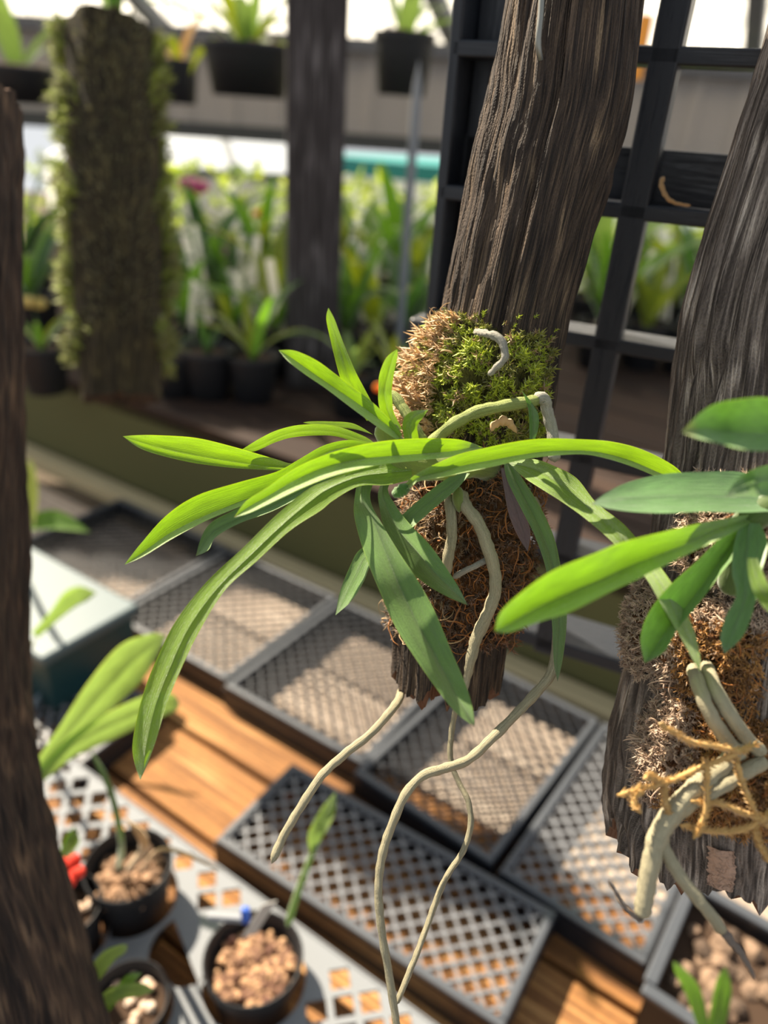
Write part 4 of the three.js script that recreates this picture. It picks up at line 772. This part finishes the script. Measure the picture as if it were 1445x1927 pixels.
// hanging baskets under the roof
{
  const basket = (px, py, d, w, h, label, n, mats) => {
    const p = at(px, py + h * 0.5, d), W = w / FOCAL * d, Hh = h / FOCAL * d, o = thing('hanging_basket', label, 'basket', p);
    part('basket_body', new THREE.LatheGeometry([[0, 0], [0.8, 0], [0.96, 0.85], [1.04, 0.87], [1.04, 1], [0.96, 1], [0.9, 0.8], [0, 0.8]].map(([x, y]) => new THREE.Vector2(x * W / 2, y * Hh)), 28), M.pot, o);
    for (let k = 0; k < 3; k++) part('hanging_wire', tube([V(Math.cos(k * 2.1) * W / 2, Hh, Math.sin(k * 2.1) * W / 2), V(Math.cos(k * 2.1) * W / 4, Hh + 0.3, Math.sin(k * 2.1) * W / 4), V(0, Hh + 0.6, 0)], 0.0015, { seg: 8, sides: 5 }), M.wire, o);
    for (let q = 0; q < n; q++) { const m = part('leaf', straps[Math.floor(rnd() * 4)], mats[q % mats.length], o), s = rr(0.16, 0.34); m.position.y = Hh * 0.8; m.rotation.set(0, q * 2.4, rr(-0.9, -0.1)); m.scale.set(s, s, s * 1.1); }
    const spots = []; for (let k = 0; k < 40; k++) { const a = rnd() * 6.28, r = Math.sqrt(rnd()) * W * 0.42; spots.push({ p: V(Math.cos(a) * r, Hh * rr(0.85, 1.0), Math.sin(a) * r), dir: V(rr(-1, 1), 1, rr(-1, 1)).normalize(), size: rr(0.008, 0.016), color: mix([0.35, 0.22, 0.15], [0.6, 0.5, 0.4], rnd()) }); }
    sprinkle('bark_chips', o, V(0, 0, 0), pebble, M.stone, spots);
  };
  basket(468, 140, 2.1, 165, 85, 'wide black hanging basket of pale leaves left of the post', 12, [M.strapPale, M.strapYellow]);
  basket(340, 160, 2.6, 70, 72, 'small black hanging pot close to the right of the mossy log', 5, [M.strapYellow, M.strapOrange]);
  basket(755, 130, 2.1, 110, 100, 'black hanging basket between the post and the lattice', 6, [M.strapPale]);
  basket(45, 165, 2.0, 120, 60, 'black hanging basket beyond the top of the thick dark log', 4, [M.strapPale]);
  const tp = at(1205, 90, 1.6), t = thing('yellow_hanging_tag', 'narrow yellow tag beyond the lattice, top right of the middle log', 'tag', tp);
  part('hanging_wire', tube([V(0, 0.05, 0), V(0, 0.3, 0), V(0, 0.6, 0)], 0.001, { seg: 6, sides: 5 }), M.wire, t);
  part('tag', box(0.03, 0.12, 0.002), phys({ color: 0xf2c060, roughness: 0.95, transmission: 0.5 }), t);
}
// beyond the open side: neighbouring tunnel roofs, tarpaulin, shrubs
{
  const roofL = thing('white_tunnel', 'white sloping plastic tunnel roof seen below the grey wall band', 'greenhouse', V(-1.75, 0, -6.7));
  const film = phys({ color: 0xf2f3f0, roughness: 0.95, transmission: 0.75, thickness: 0 });
  const sheet = std({ color: 0x9ea6ae, roughness: 0.6 });
  part('roof_sheet', box(1.9, 0.03, 1.4, 0, 0, 0).rotateX(0.2), sheet, roofL).position.set(0, 1.15, 0);
  part('front_sheet', new THREE.PlaneGeometry(1.9, 0.96), film, roofL).position.set(0, 0.48, 0.68);
  part('frame_bar', box(1.9, 0.06, 0.05), std({ color: 0x5a5f60, roughness: 0.6 }), roofL).position.set(0, 0.99, 0.72);
  for (const x of [-0.5, 0.25]) part('roof_bar', box(0.06, 0.03, 1.45, 0, 0, 0).rotateX(0.2).rotateY(0.3), std({ color: 0x6a6f72, roughness: 0.6 }), roofL).position.set(x, 1.19, 0);
  const teal = thing('teal_tank', 'teal-topped low tank beyond the back bench right of the post', 'tank', V(0.85, 0, -6.7));
  part('tank_wall', new THREE.CylinderGeometry(1, 1, 1.05, 60, 1, true).scale(1.45, 1, 0.6).translate(0, 0.525, 0), film, teal);
  part('tank_cover', new THREE.CylinderGeometry(1, 1, 0.12, 60).scale(1.5, 1, 0.65).translate(0, 1.08, 0), std({ color: 0x2c8f8a, roughness: 0.5 }), teal);
  const leafG = strapGeometry(1, 0.22, 0.5, 0.3);
  [[-3.0, -4.6], [-2.35, -4.3], [-1.7, -4.5], [-1.1, -4.3], [-0.5, -4.6], [0.1, -4.4], [0.7, -4.5], [1.3, -4.3], [1.9, -4.5], [2.5, -4.4]].forEach(([x, z], k) => {
    const o = thing('hedge_shrub', `sunlit leafy shrub outside the open side, ${['leftmost', 'second', 'third', 'fourth', 'fifth', 'sixth', 'seventh', 'eighth', 'ninth', 'rightmost'][k]} of the row from the left`, 'shrub', V(x, 0, z), 'shrubs outside the open side');
    part('trunk', tube([V(0, 0, 0), V(0.02, 0.4, 0), V(0, 0.8, 0)], 0.03, {}), M.benchDark, o);
    const spots = []; for (let q = 0; q < 300; q++) { const a = rnd() * 6.28, h = rr(0.35, 1.12), r = Math.sqrt(rnd()) * 0.42; spots.push({ p: V(Math.cos(a) * r, h, Math.sin(a) * r), dir: V(rr(-1, 1), rr(0.1, 1.2), rr(-1, 1)).normalize(), size: rr(0.05, 0.11), color: mix([0.12, 0.2, 0.02], [0.5, 0.6, 0.06], rnd()) }); }
    sprinkle('foliage', o, V(0, 0, 0), leafG, leafMat(0xffffff, { vertexColors: false, map: null }), spots);
  });
}
renderer.render(scene, camera);
